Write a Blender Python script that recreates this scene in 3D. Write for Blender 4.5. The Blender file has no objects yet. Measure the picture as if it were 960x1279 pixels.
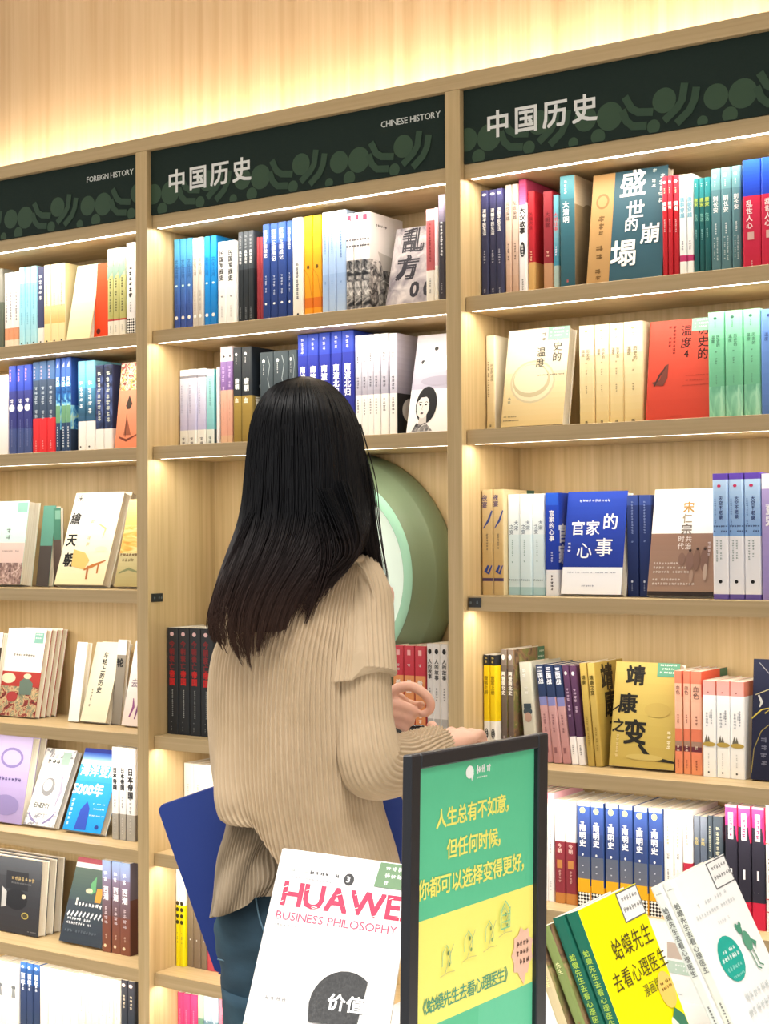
import bpy, math, random
import numpy as np
from mathutils import Vector, Matrix
random.seed(7)
SC = bpy.context.scene
COL = SC.collection
R = math.radians

# ------------------------------------------------------------------ camera, world, lights, exposure
FPX = 1925.8
YAW, PITCH, ROLL = 0.5883, 0.0190, -0.0063
CAM = Vector((2.8017, -3.0210, 1.4600))
FW = Vector((-math.sin(YAW)*math.cos(PITCH), math.cos(YAW)*math.cos(PITCH), math.sin(PITCH)))
_r = FW.cross(Vector((0, 0, 1))).normalized(); _u = _r.cross(FW)
RT = math.cos(ROLL)*_r + math.sin(ROLL)*_u
UP = -math.sin(ROLL)*_r + math.cos(ROLL)*_u
cd = bpy.data.cameras.new('camera'); cam = bpy.data.objects.new('camera', cd); COL.objects.link(cam)
cd.sensor_fit = 'HORIZONTAL'; cd.sensor_width = 36; cd.lens = FPX*36/960; cd.clip_start = .05; cd.clip_end = 60
cam.matrix_world = Matrix.Translation(CAM) @ Matrix((RT, UP, -FW)).transposed().to_4x4()
SC.camera = cam

SC.view_settings.view_transform = 'Standard'; SC.view_settings.look = 'None'
SC.view_settings.gamma = 1; SC.view_settings.use_curve_mapping = False
SC.view_settings.exposure = 0.36

w = bpy.data.worlds.new('shop_ambient'); SC.world = w; w.use_nodes = True
w.node_tree.nodes['Background'].inputs[0].default_value = (1.0, .97, .93, 1)
w.node_tree.nodes['Background'].inputs[1].default_value = 0.66

def area(name, loc, sx, sy, power, col, rot=(0, 0, 0)):
    l = bpy.data.lights.new(name, 'AREA'); l.shape = 'RECTANGLE'; l.size = sx; l.size_y = sy
    l.energy = power; l.color = col
    o = bpy.data.objects.new(name, l); COL.objects.link(o); o.location = loc; o.rotation_euler = rot
    return o
for i, (x, y) in enumerate(((-1.6, -2.2), (.3, -2.3), (2.1, -2.3), (3.8, -2.4), (.6, -4.4), (2.6, -4.6))):
    area('ceiling_lamp', (x, y, 3.25), .8, .8, 23, (1, .965, .92)).data.spread = R(105)

# ------------------------------------------------------------------ measured frame of the bookcase (metres)
TD = .04                      # divider thickness
BAYX = {1: (-.92, 0.0), 2: (TD, .96), 3: (1.0, 1.92)}
SHZ = {'top': 2.5304, 'st': 2.5007, 'sb': 2.3248, 'A': 2.0198, 'B': 1.7144, 'C': 1.334, 'D': .9531, 'E': .6463, 'F': .3344, 'G': .05}
BACK = .27
ST = .032

def ray(u, v): return FW + (u-480)/FPX*RT - (v-639.5)/FPX*UP
def on_y(u, v, y):
    d = ray(u, v); return CAM + d*((y-CAM.y)/d.y)
def at(u, v, dep): return CAM + ray(u, v)*dep
def proj(P):
    d = Vector(P)-CAM; z = d.dot(FW); return 480+FPX*d.dot(RT)/z, 639.5-FPX*d.dot(UP)/z

# ------------------------------------------------------------------ materials
def lin(h):
    h = h.lstrip('#')
    if len(h) == 3: h = ''.join(c*2 for c in h)
    r = [int(h[i:i+2], 16)/255 for i in (0, 2, 4)]
    return tuple((c/12.92 if c <= .04045 else ((c+.055)/1.055)**2.4) for c in r)+(1,)
MATS = {}
def mat(h, rough=.42, name=None, metal=0, emit=0):
    k = (h, rough, metal, emit)
    if k in MATS: return MATS[k]
    m = bpy.data.materials.new(name or 'paint_'+h.strip('#')); m.use_nodes = True
    b = m.node_tree.nodes['Principled BSDF']
    b.inputs['Base Color'].default_value = lin(h); b.inputs['Roughness'].default_value = rough
    b.inputs['Metallic'].default_value = metal
    if emit:
        b.inputs['Emission Color'].default_value = lin(h); b.inputs['Emission Strength'].default_value = emit
    nt = m.node_tree
    if not emit:
        n = nt.nodes.new('ShaderNodeTexNoise'); n.inputs['Scale'].default_value = 60
        mp = nt.nodes.new('ShaderNodeMapRange'); mp.inputs['To Min'].default_value = max(.05, rough-.1); mp.inputs['To Max'].default_value = rough+.12
        nt.links.new(n.outputs['Fac'], mp.inputs['Value']); nt.links.new(mp.outputs[0], b.inputs['Roughness'])
    MATS[k] = m
    return m
def nodemat(name, build, rough=.5):
    if name in MATS: return MATS[name]
    m = bpy.data.materials.new(name); m.use_nodes = True; nt = m.node_tree
    b = nt.nodes['Principled BSDF']; b.inputs['Roughness'].default_value = rough
    build(nt, b); MATS[name] = m; return m
def ramp(nt, stops, fac):
    r = nt.nodes.new('ShaderNodeValToRGB'); e = r.color_ramp.elements
    while len(e) < len(stops): e.new(.5)
    for k, (p, c) in enumerate(stops): e[k].position = p; e[k].color = lin(c)
    nt.links.new(fac, r.inputs[0]); return r.outputs[0]
def wood(name, scale, c0, c1, c2, rough=.45):
    def b(nt, p):
        tc = nt.nodes.new('ShaderNodeTexCoord'); mp = nt.nodes.new('ShaderNodeMapping'); mp.inputs['Scale'].default_value = scale
        nt.links.new(tc.outputs['Object'], mp.inputs[0])
        n = nt.nodes.new('ShaderNodeTexNoise'); n.inputs['Scale'].default_value = 1; n.inputs['Detail'].default_value = 6; n.inputs['Roughness'].default_value = .62
        nt.links.new(mp.outputs[0], n.inputs['Vector'])
        nt.links.new(ramp(nt, [(.28, c0), (.5, c1), (.72, c2)], n.outputs['Fac']), p.inputs['Base Color'])
        bp = nt.nodes.new('ShaderNodeBump'); bp.inputs['Strength'].default_value = .06; bp.inputs['Distance'].default_value = .002
        nt.links.new(n.outputs['Fac'], bp.inputs['Height']); nt.links.new(bp.outputs[0], p.inputs['Normal'])
    return nodemat(name, b, rough)
W_VERT = wood('ash_veneer_upright', (70, 70, 1.6), '#b99e70', '#c9b082', '#d6be94')
W_HOR = wood('ash_veneer_board', (1.6, 70, 90), '#b79e74', '#c2aa80', '#ccb48c')
W_WALL = wood('oak_wall_veneer', (26, 26, .7), '#bd9a72', '#caab84', '#d6ba96')
def photo(name, stops, scale, stretch=(1, 1, 1), detail=4, dist=1.2):
    def b(nt, p):
        tc = nt.nodes.new('ShaderNodeTexCoord'); mp = nt.nodes.new('ShaderNodeMapping'); mp.inputs['Scale'].default_value = stretch
        nt.links.new(tc.outputs['Object'], mp.inputs[0])
        n = nt.nodes.new('ShaderNodeTexNoise'); n.inputs['Scale'].default_value = scale; n.inputs['Detail'].default_value = detail
        n.inputs['Distortion'].default_value = dist; nt.links.new(mp.outputs[0], n.inputs['Vector'])
        nt.links.new(ramp(nt, stops, n.outputs['Fac']), p.inputs['Base Color'])
    return nodemat(name, b, .35)
PATTERNS = {
 'photo': lambda: photo('printed_grey_photo', [(.35, '#22252a'), (.45, '#6e6d70'), (.55, '#a9a7a6'), (.65, '#e6e4e2')], 55),
 'glare': lambda: photo('mauve_cover_painted_glare', [(.3, '#75707a'), (.5, '#a9a2a6'), (.7, '#cfc8c8')], 22),  # mauve cover, pale glare of its wrap painted into the colour
 'collage': lambda: photo('printed_collage', [(.3, '#5d4636'), (.42, '#b3483f'), (.5, '#e9e2cf'), (.58, '#d9b24a'), (.7, '#4c5d53')], 70),
 'painting': lambda: photo('printed_palace_painting', [(.3, '#2f2a27'), (.42, '#8d2f2c'), (.5, '#d3b98c'), (.58, '#5e6c5c'), (.7, '#e6cf96')], 48),
 'brownpaint': lambda: photo('printed_brown_painting', [(.3, '#3f3a33'), (.45, '#8a6c52'), (.55, '#6d7440'), (.7, '#c8a27c')], 26),
 'bluesea': lambda: photo('printed_blue_scene', [(.3, '#1b3f7c'), (.45, '#2f74b8'), (.55, '#7fc4e2'), (.68, '#dfe9a0')], 30),
 'nightblue': lambda: photo('printed_night_scene', [(.35, '#1e2336'), (.5, '#303d66'), (.65, '#5a6aa0')], 24),
 'whitegray': lambda: photo('printed_pale_drawing', [(.38, '#8d8f99'), (.46, '#e9e9ec'), (.6, '#f4f4f4')], 45),
 'sea': lambda: photo('printed_teal_ripples', [(.35, '#6aae90'), (.5, '#86c8a8'), (.65, '#a6dcc0')], 18, (3, 3, 1)),
 'sunset': lambda: photo('printed_sunset', [(.3, '#e9903c'), (.45, '#f4b95c'), (.6, '#f3dc98')], 14, (1, 1, 4)),
 'city': lambda: photo('printed_rose_city', [(.35, '#6d5450'), (.5, '#a98a82'), (.65, '#dcc3ba')], 60),
 'starry': lambda: photo('printed_brown_dusk', [(.3, '#5e3a3a'), (.5, '#7c4f48'), (.7, '#98695c')], 40),
}
def checker():
    def b(nt, p):
        tc = nt.nodes.new('ShaderNodeTexCoord'); mp = nt.nodes.new('ShaderNodeMapping'); mp.inputs['Rotation'].default_value = (0, R(45), 0)
        mp.inputs['Location'].default_value = (.003, .003, .003)
        nt.links.new(tc.outputs['Object'], mp.inputs[0])
        c = nt.nodes.new('ShaderNodeTexChecker'); c.inputs['Scale'].default_value = 190
        c.inputs[1].default_value = lin('#1c1e22'); c.inputs[2].default_value = lin('#f2f2f0')
        nt.links.new(mp.outputs[0], c.inputs['Vector']); nt.links.new(c.outputs[0], p.inputs['Base Color'])
    return nodemat('printed_checker', b, .4)
PATTERNS['checker'] = checker
def cmat(c):
    m = PATTERNS[c]() if c in PATTERNS else mat(c, .46)
    m.node_tree.nodes['Principled BSDF'].inputs['Specular IOR Level'].default_value = .28
    return m
def paper():
    def b(nt, p):
        tc = nt.nodes.new('ShaderNodeTexCoord'); mp = nt.nodes.new('ShaderNodeMapping'); mp.inputs['Scale'].default_value = (900, 3, 3)
        nt.links.new(tc.outputs['Object'], mp.inputs[0])
        n = nt.nodes.new('ShaderNodeTexNoise'); n.inputs['Scale'].default_value = 1; nt.links.new(mp.outputs[0], n.inputs['Vector'])
        nt.links.new(ramp(nt, [(.35, '#d8cfbc'), (.6, '#f1ece0')], n.outputs['Fac']), p.inputs['Base Color'])
    return nodemat('page_paper', b, .8)

# ------------------------------------------------------------------ mesh helpers
def link(name, me, parent=None, loc=None):
    o = bpy.data.objects.new(name, me); COL.objects.link(o)
    if parent is not None: o.parent = parent
    if loc is not None: o.location = loc
    return o
def tag(o, label=None, cat=None, group=None, kind=None):
    if label: o['label'] = label
    if cat: o['category'] = cat
    if group: o['group'] = group
    if kind: o['kind'] = kind
    return o
def thing(name, label, cat, loc=(0, 0, 0), group=None):
    o = bpy.data.objects.new(name, None); COL.objects.link(o); o.location = loc; o.empty_display_size = .05
    return tag(o, label, cat, group)
class MB:
    def __init__(s): s.v = []; s.f = []; s.m = []; s.mats = []
    def mi(s, m):
        if m not in s.mats: s.mats.append(m)
        return s.mats.index(m)
    def add(s, vs, fs, m):
        b = len(s.v); s.v += [tuple(x) for x in vs]; k = s.mi(m)
        for f in fs: s.f.append(tuple(i+b for i in f)); s.m.append(k)
    def box(s, x0, x1, y0, y1, z0, z1, m, bev=0):
        if bev:
            e = bev
            vs = []
            # chamfered box: 24 verts
            for x, sx in ((x0, 1), (x1, -1)):
                for y, sy in ((y0, 1), (y1, -1)):
                    for z, sz in ((z0, 1), (z1, -1)):
                        vs += [(x, y+sy*e, z+sz*e), (x+sx*e, y, z+sz*e), (x+sx*e, y+sy*e, z)]
            I = lambda a, b, c, k: ((a*2+b)*2+c)*3+k
            F = []
            for a in (0, 1): F.append([I(a, 0, 0, 0), I(a, 0, 1, 0), I(a, 1, 1, 0), I(a, 1, 0, 0)][::1 if a == 0 else -1])
            for b in (0, 1): F.append([I(0, b, 0, 1), I(1, b, 0, 1), I(1, b, 1, 1), I(0, b, 1, 1)][::1 if b == 0 else -1])
            for c in (0, 1): F.append([I(0, 0, c, 2), I(0, 1, c, 2), I(1, 1, c, 2), I(1, 0, c, 2)][::1 if c == 0 else -1])
            for a in (0, 1):
                for b in (0, 1): F.append([I(a, b, 0, 0), I(a, b, 0, 1), I(a, b, 1, 1), I(a, b, 1, 0)])
            for a in (0, 1):
                for c in (0, 1): F.append([I(a, 0, c, 0), I(a, 0, c, 2), I(a, 1, c, 2), I(a, 1, c, 0)])
            for b in (0, 1):
                for c in (0, 1): F.append([I(0, b, c, 1), I(0, b, c, 2), I(1, b, c, 2), I(1, b, c, 1)])
            for a in (0, 1):
                for b in (0, 1):
                    for c in (0, 1): F.append([I(a, b, c, 0), I(a, b, c, 1), I(a, b, c, 2)])
            s.add(vs, F, m); return
        vs = [(x, y, z) for x in (x0, x1) for y in (y0, y1) for z in (z0, z1)]
        s.add(vs, [(0, 1, 3, 2), (4, 6, 7, 5), (0, 4, 5, 1), (2, 3, 7, 6), (0, 2, 6, 4), (1, 5, 7, 3)], m)
    def mesh(s, name, smooth=False, fix=True):
        me = bpy.data.meshes.new(name); me.from_pydata(s.v, [], s.f)
        for m in s.mats: me.materials.append(m)
        me.polygons.foreach_set('material_index', s.m)
        if smooth: me.polygons.foreach_set('use_smooth', [True]*len(s.f))
        me.update()
        if fix:
            import bmesh
            b = bmesh.new(); b.from_mesh(me); bmesh.ops.recalc_face_normals(b, faces=b.faces); b.to_mesh(me); b.free()
        return me
    def obj(s, name, parent=None, smooth=False, fix=True):
        return link(name, s.mesh(name, smooth, fix), parent)

# ------------------------------------------------------------------ lettering
GL = {}
def preload(chars, bold=0):
    """all glyphs in one depsgraph pass"""
    obs = []
    for ch in set(chars):
        if ch in GL or ch == ' ': continue
        c = bpy.data.curves.new('g', 'FONT'); c.body = ch; c.resolution_u = 2
        o = bpy.data.objects.new('g', c); COL.objects.link(o); obs.append((ch, o, c))
    dg = bpy.context.evaluated_depsgraph_get()
    for ch, o, c in obs:
        me = bpy.data.meshes.new_from_object(o.evaluated_get(dg))
        GL[ch] = ([(v.co.x, v.co.y) for v in me.vertices], [tuple(p.vertices) for p in me.polygons])
        bpy.data.meshes.remove(me)
    for ch, o, c in obs: bpy.data.objects.remove(o); bpy.data.curves.remove(c)
def glyph(ch, bold=0):
    if ch not in GL: preload(ch)
    return GL[ch]
class Print:
    """flat print in plane coordinates (s to the right, t downwards), mapped by fn(s, t, lift)"""
    def __init__(s, fn, W, H): s.fn = fn; s.W = W; s.H = H; s.mb = MB(); s.k = 0
    def poly(s, pts, col, lift=None):
        s.k += 1
        L = .0003+.00008*s.k if lift is None else lift
        s.mb.add([s.fn(a, b, L) for a, b in pts], [tuple(range(len(pts)))], cmat(col))
    def quads(s, qs, col):
        s.k += 1; L = .0003+.00008*s.k
        for q in qs: s.mb.add([s.fn(a, b, L) for a, b in q], [(0, 1, 2, 3)], cmat(col))
    def char(s, ch, cx, cy, size, col, bold=.012, sx=1, rot=0, L=None):
        if ch == ' ': return
        V, F = glyph(ch, bold)
        if not V: return
        L = .0003+.00008*s.k if L is None else L
        x0 = min(v[0] for v in V); x1 = max(v[0] for v in V)
        cjk = ord(ch) > 0x2e80
        mx = .5 if cjk else (x0+x1)/2
        cr, sr = math.cos(rot), math.sin(rot)
        # heavier weights are the same outline printed again a hair to each side
        D = [(0, 0)] if bold <= 0 else [(-1, .5), (1, -.5)] if bold < .016 else [(-1, -1), (1, 1), (1, -1), (-1, 1)]
        for q_, (dx, dy) in enumerate(D):
            L += .00003; pts = []
            for x, y in V:
                a = (x-mx+dx*bold)*size*sx; b = -(y-.36+dy*bold)*size
                pts.append(s.fn(cx+a*cr-b*sr, cy+a*sr+b*cr, L))
            s.mb.add(pts, F, cmat(col))
    def vtext(s, txt, cx, top, size, col, bold=.012, pitch=1.05, sx=1):
        s.k += 1
        for i, ch in enumerate(txt): s.char(ch, cx, top+size*(.5+i*pitch), size, col, bold, sx)
    def htext(s, txt, x0, cy, size, col, bold=.012, pitch=None, sx=1):
        s.k += 1; x = x0
        for ch in txt:
            if ch == ' ': x += size*.3*sx; continue
            V, F = glyph(ch, bold); w_ = size*sx*(1.02 if ord(ch) > 0x2e80 else max(v[0] for v in V)-min(v[0] for v in V)+.07)
            if pitch: w_ = pitch
            s.char(ch, x+w_/2, cy, size, col, bold, sx); x += w_
        return x
    def dashes(s, cx, top, length, wid, col, vert=True, seed=1):
        rg = random.Random(seed); q = []; t = top
        while t < top+length:
            L = wid*rg.uniform(.6, .95)
            if rg.random() > .12:
                for k in range(2):
                    a = cx-wid/2+rg.uniform(0, wid*.25); b = cx+wid/2-rg.uniform(0, wid*.25)
                    t0 = t+L*(.1+.45*k); t1 = t0+L*.28
                    q.append([(a, t0), (b, t0), (b, t1), (a, t1)] if vert else [(t0, a), (t1, a), (t1, b), (t0, b)])
                a = cx+rg.uniform(-.3, .1)*wid; b = a+wid*.2
                q.append([(a, t), (b, t), (b, t+L), (a, t+L)] if vert else [(t, a), (t+L, a), (t+L, b), (t, b)])
            t += wid*1.1
        s.quads(q, col)
    def ellipse(s, cx, cy, rx, ry, col, n=20, a0=0, a1=2*math.pi):
        s.poly([(cx+rx*math.cos(a0+(a1-a0)*i/n), cy+ry*math.sin(a0+(a1-a0)*i/n)) for i in range(n)], col)
    def stroke(s, pts, wid, col, taper=False):
        q = []; n = len(pts)
        P = [Vector(p) for p in pts]
        off = []
        for i in range(n):
            d = (P[min(i+1, n-1)]-P[max(i-1, 0)]).normalized(); nn = Vector((-d.y, d.x))
            w_ = wid/2*((1-abs(i/(n-1)-.4)*1.2) if taper else 1); off.append((P[i]+nn*w_, P[i]-nn*w_))
        for i in range(n-1): q.append([off[i][0][:], off[i+1][0][:], off[i+1][1][:], off[i][1][:]])
        s.quads(q, col)
    def items(s, its):
        W, H = s.W, s.H
        for i, it in enumerate(its):
            k = it[0]
            if k == 'v': s.vtext(it[1], it[5]*W if len(it) > 5 else W/2, it[2]*H, it[3]*W, it[4], *(it[6:7] or (.012,)))
            elif k == 'h': s.htext(it[1], it[5]*W, it[2]*H, it[3]*W, it[4], *(it[6:7] or (.012,)))
            elif k == 'm': s.dashes((it[5] if len(it) > 5 else .5)*W, it[1]*H, it[2]*H, it[3]*W, it[4], True, i+3)
            elif k == 'n': s.dashes(it[5]*H, it[1]*W, it[2]*W, it[3]*H, it[4], False, i+3)
            elif k == 'r': s.poly([(it[1]*W, it[3]*H), (it[2]*W, it[3]*H), (it[2]*W, it[4]*H), (it[1]*W, it[4]*H)], it[5])
            elif k == 'e': s.ellipse(it[1]*W, it[2]*H, it[3]*W, it[4]*H, it[5])
            elif k == 'p': s.poly([(a*W, b*H) for a, b in it[1]], it[2])
            elif k == 's': s.stroke([(a*W, b*H) for a, b in it[1]], it[2]*W, it[3], True)
            elif k == 'w': s.stroke([(a*W, b*H) for a, b in it[1]], it[2]*W, it[3])
            elif k == 'stk':   # green three-line promotional sticker at the top right
                s.poly([(.72*W, .0), (W, .0), (W, .12*H), (.72*W, .12*H)], '#7fae98')
                for q in range(3): s.dashes((.022+.035*q)*H, .76*W, .2*W, .022*H, '#eef4ee', False, q)
    def obj(s, name, parent):
        return s.mb.obj(name, parent, fix=False) if s.mb.f else None
# ------------------------------------------------------------------ room shell
def slab(name, x0, x1, y0, y1, z0, z1, m):
    mb = MB(); mb.box(x0, x1, y0, y1, z0, z1, m); o = mb.obj(name); o['kind'] = 'structure'; return o
def tile_mat():
    def b(nt, p):
        tc = nt.nodes.new('ShaderNodeTexCoord')
        n = nt.nodes.new('ShaderNodeTexNoise'); n.inputs['Scale'].default_value = 6; n.inputs['Detail'].default_value = 6
        nt.links.new(tc.outputs['Object'], n.inputs['Vector'])
        nt.links.new(ramp(nt, [(.35, '#8d867c'), (.65, '#a39c90')], n.outputs['Fac']), p.inputs['Base Color'])
    return nodemat('stone_floor', b, .3)
slab('floor', -3.5, 5.5, -6, .4, -.05, 0, tile_mat())
slab('ceiling', -3.5, 5.5, -6, .4, 3.35, 3.4, mat('#e8e4dc', .8))
slab('wall_back', -3.5, 5.5, .30, .40, 0, 3.35, W_WALL)
# ------------------------------------------------------------------ bookcase
bc = thing('bookcase', 'tall pale ash bookcase of three lit bays against the back wall', 'bookcase', (0, 0, 0))
def part(name, mb, parent=bc, label=None, smooth=False, fix=True):
    o = mb.obj(name, parent, smooth, fix)
    if label: o['label'] = label
    return o
for x in (-.96, 0, .96, 1.92):
    mb = MB(); mb.box(x, x+TD, 0, .285, 0, 2.4945, W_VERT, .001); part('divider_panel', mb)
mb = MB(); mb.box(-.96, 1.96, 0, .285, 2.495, 2.5304, W_HOR, .001); part('top_rail', mb)
LED = mat('#fff6e4', .5, 'led_diffuser', 0, 9.0)
for b, (x0, x1) in BAYX.items():
    mb = MB(); mb.box(x0+.0005, x1-.0005, BACK, .284, .03, 2.494, W_VERT); part('back_panel', mb)
    mb = MB(); mb.box(x0+.0005, x1-.0005, .02, .035, 0, .018, W_HOR); part('plinth', mb)
    for sh in ['H']+list('ABCDEFG'):
        if b == 2 and sh == 'C': continue
        z = SHZ['sb'] if sh == 'H' else SHZ[sh]
        mb = MB(); mb.box(x0+.0012, x1-.0012, .02, BACK-.0005, z-ST, z, W_HOR, .0008)
        mb.box(x0+.0012, x1-.0012, .0202, .0235, z-ST-.0022, z-ST+.0005, W_HOR)      # lip that hides the lamp from above
        s = part('shelf', mb)
        # dark gap shadow-line clip at each end of the board
        if sh != 'G':
            mb = MB(); mb.box(x0+.012, x1-.012, .0245, .041, z-ST-.0013, z-ST-.0002, LED); part('light_strip', mb, s, 'white glowing light strip')
            area('shelf_led', ((x0+x1)/2, .034, z-ST-.0022), x1-x0-.03, .012, 1.5 if sh != 'H' else 1.7, (1, .92, .79), (0, 0, 0))
# cove light on top of the bookcase, washing the wall above
mb = MB(); mb.box(-.95, 1.95, .235, .25, 2.5306, 2.537, LED); part('cove_light_strip', mb, bc, 'white glowing light strip')
area('cove_led', (.5, .24, 2.5385), 2.9, .02, 14, (1, .91, .74), (math.pi, 0, 0))

# sign boards with printed pattern and lettering
SIGN = mat('#202f2b', .75, 'sign_board_green'); SIGN.node_tree.nodes['Principled BSDF'].inputs['Specular IOR Level'].default_value = .2
def sign_board(b, cn, en):
    x0, x1 = BAYX[b]; z0, z1 = SHZ['sb'], 2.495
    mb = MB(); mb.box(x0+.0008, x1-.0008, .016, .026, z0+.0003, z1-.0003, SIGN, .0006)
    s = part('sign_board', mb, bc, 'dark green sign board')
    Wd, H = x1-x0, z1-z0
    P = Print(lambda a, c, L: (x0+a, .016-L, z1-c), Wd, H)
    g1, g2 = '#39523f', '#344d3c'
    def circ(cx, cz, r, col):
        pts = [(cx+r*math.cos(t), H-max(.0015, cz+r*1.0*math.sin(t))) for t in [i*math.pi/12 for i in range(24)]]
        pts = [(min(max(a, .002), Wd-.002), c) for a, c in pts]
        P.poly(pts, col, .0004)
    def strk(pts, w_=.017, col=g2):
        if pts[0][0] < .01 or max(p[0] for p in pts) > Wd-.012: return
        P.stroke([(a, H-c) for a, c in pts], w_, col)
    k = -.02+{1: .12, 2: 0, 3: 0}[b]
    while k < Wd-.04:
        for cx, cz, r in ((.03, .055, .027), (.088, .052, .031), (.06, .012, .017), (.215, .066, .027), (.19, .014, .015), (.0, .008, .012)):
            if 0 < k+cx < Wd: circ(k+cx, cz, r, g1)
        strk([(k+.125, .088), (k+.14, .06), (k+.155, .05), (k+.19, .045)])
        strk([(k+.118, .06), (k+.128, .035), (k+.142, .022), (k+.175, .018)])
        strk([(k+.215, .022), (k+.245, .045), (k+.256, .06), (k+.262, .095)])
        strk([(k+.243, .012), (k+.272, .035), (k+.283, .055), (k+.288, .082)])
        k += .30
    P.obj('sign_pattern', s)
    if cn:
        Q = Print(lambda a, c, L: (x0+a, .016-.0012-L*.1, z1-c), Wd, H)
        Q.htext(cn, .055, .092, .064, '#e9ecec', .022, .0725); Q.obj('sign_lettering', s)
    if en:
        Q = Print(lambda a, c, L: (x0+a, .016-.0012-L*.1, z1-c), Wd, H)
        x = Q.htext(en, 0, .044, .0212, '#d6dcda', .012)
        for i, v in enumerate(Q.mb.v): Q.mb.v[i] = (v[0]+(Wd-.02-x), v[1], v[2])
        Q.obj('sign_lettering', s)
preload('中国历史', .022); preload('FOREIGN HISTORY CHINESE', .012); 
sign_board(1, None, 'FOREIGN HISTORY'); sign_board(2, '中国历史', 'CHINESE HISTORY'); sign_board(3, '中国历史', None)

# small black tags: on the third shelf of the right bay, and on the upright of the middle bay
mb = MB(); mb.box(1.003, 1.036, .0175, .0199, SHZ['C']-.026, SHZ['C']-.004, mat('#26282a', .4), .0005)
tg = part('shelf_tag', mb, bc, 'small black shelf tag'); P = Print(lambda a, c, L: (1.003+a, .0175-L, SHZ['C']-.004-c), .033, .022); P.dashes(.011, .004, .025, .008, '#7d8a90', False, 1); P.obj('tag_print', tg)
mb = MB(); mb.box(TD+.0001, TD+.0025, .012, .055, SHZ['C']-.03, SHZ['C']-.008, mat('#26282a', .4), .0005)
tg = part('shelf_tag', mb, bc, 'small black shelf tag'); P = Print(lambda a, c, L: (TD+.0025+L, .012+a, SHZ['C']-.008-c), .043, .022); P.dashes(.011, .008, .028, .008, '#7d8a90', False, 1); P.obj('tag_print', tg)

# ------------------------------------------------------------------ round celadon wall dish in the middle bay
def lathe(prof, n, m, cx, cy, cz, name, parent=None, closed=False):
    """profile of (radius, y) spun about an axis along y"""
    mb = MB(); vs = []; fs = []
    for r_, y_ in prof:
        for i in range(n):
            a = 2*math.pi*i/n; vs.append((cx+r_*math.cos(a), cy+y_, cz+r_*math.sin(a)))
    for j in range(len(prof)-1):
        for i in range(n): fs.append((j*n+i, j*n+(i+1) % n, (j+1)*n+(i+1) % n, (j+1)*n+i))
    mb.add(vs, fs, m); return mb.obj(name, parent, True)
XC, ZC, RD = .505, 1.372, .318
dish = thing('wall_dish', 'large round celadon green dish mounted on the back of the middle bay', 'wall decoration', (XC, BACK, ZC))
CEL = mat('#7b8e72', .4, 'celadon_olive'); CEL2 = mat('#9fd0b4', .35, 'celadon_mint'); CEL3 = mat('#e4f7ee', .35, 'celadon_glaze_white')
lathe([(.02, -.0005), (.27, -.0005), (RD-.002, -.004), (RD, -.02), (RD-.004, -.05), (RD-.012, -.075), (RD-.0145, -.078), (RD-.017, -.08), (RD-.032, -.105), (RD-.045, -.122), (RD-.05, -.128)], 128, CEL, 0, 0, 0, 'dish_side', dish)
lathe([(RD-.0505, -.1285), (RD-.058, -.131), (RD-.068, -.131), (RD-.076, -.129)], 128, CEL2, 0, 0, 0, 'dish_rim', dish)
lathe([(RD-.0765, -.1288), (RD-.085, -.118), (RD-.14, -.106), (.08, -.10), (.001, -.10)], 128, CEL3, 0, 0, 0, 'dish_face', dish)
# ------------------------------------------------------------------ books
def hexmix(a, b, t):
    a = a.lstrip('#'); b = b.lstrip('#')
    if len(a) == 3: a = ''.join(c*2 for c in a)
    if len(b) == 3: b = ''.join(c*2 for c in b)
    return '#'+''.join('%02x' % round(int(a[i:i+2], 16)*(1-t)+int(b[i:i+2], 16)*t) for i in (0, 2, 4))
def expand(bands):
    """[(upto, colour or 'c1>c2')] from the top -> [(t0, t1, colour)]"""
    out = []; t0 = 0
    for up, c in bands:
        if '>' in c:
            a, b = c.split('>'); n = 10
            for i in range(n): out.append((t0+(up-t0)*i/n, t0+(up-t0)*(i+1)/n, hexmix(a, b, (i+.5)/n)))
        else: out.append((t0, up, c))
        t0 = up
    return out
def band_at(b, t):
    for t0, t1, c in b:
        if t <= t1+1e-6: return c
    return b[-1][2]
INNER = mat('#e9e4da', .7)
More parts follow.
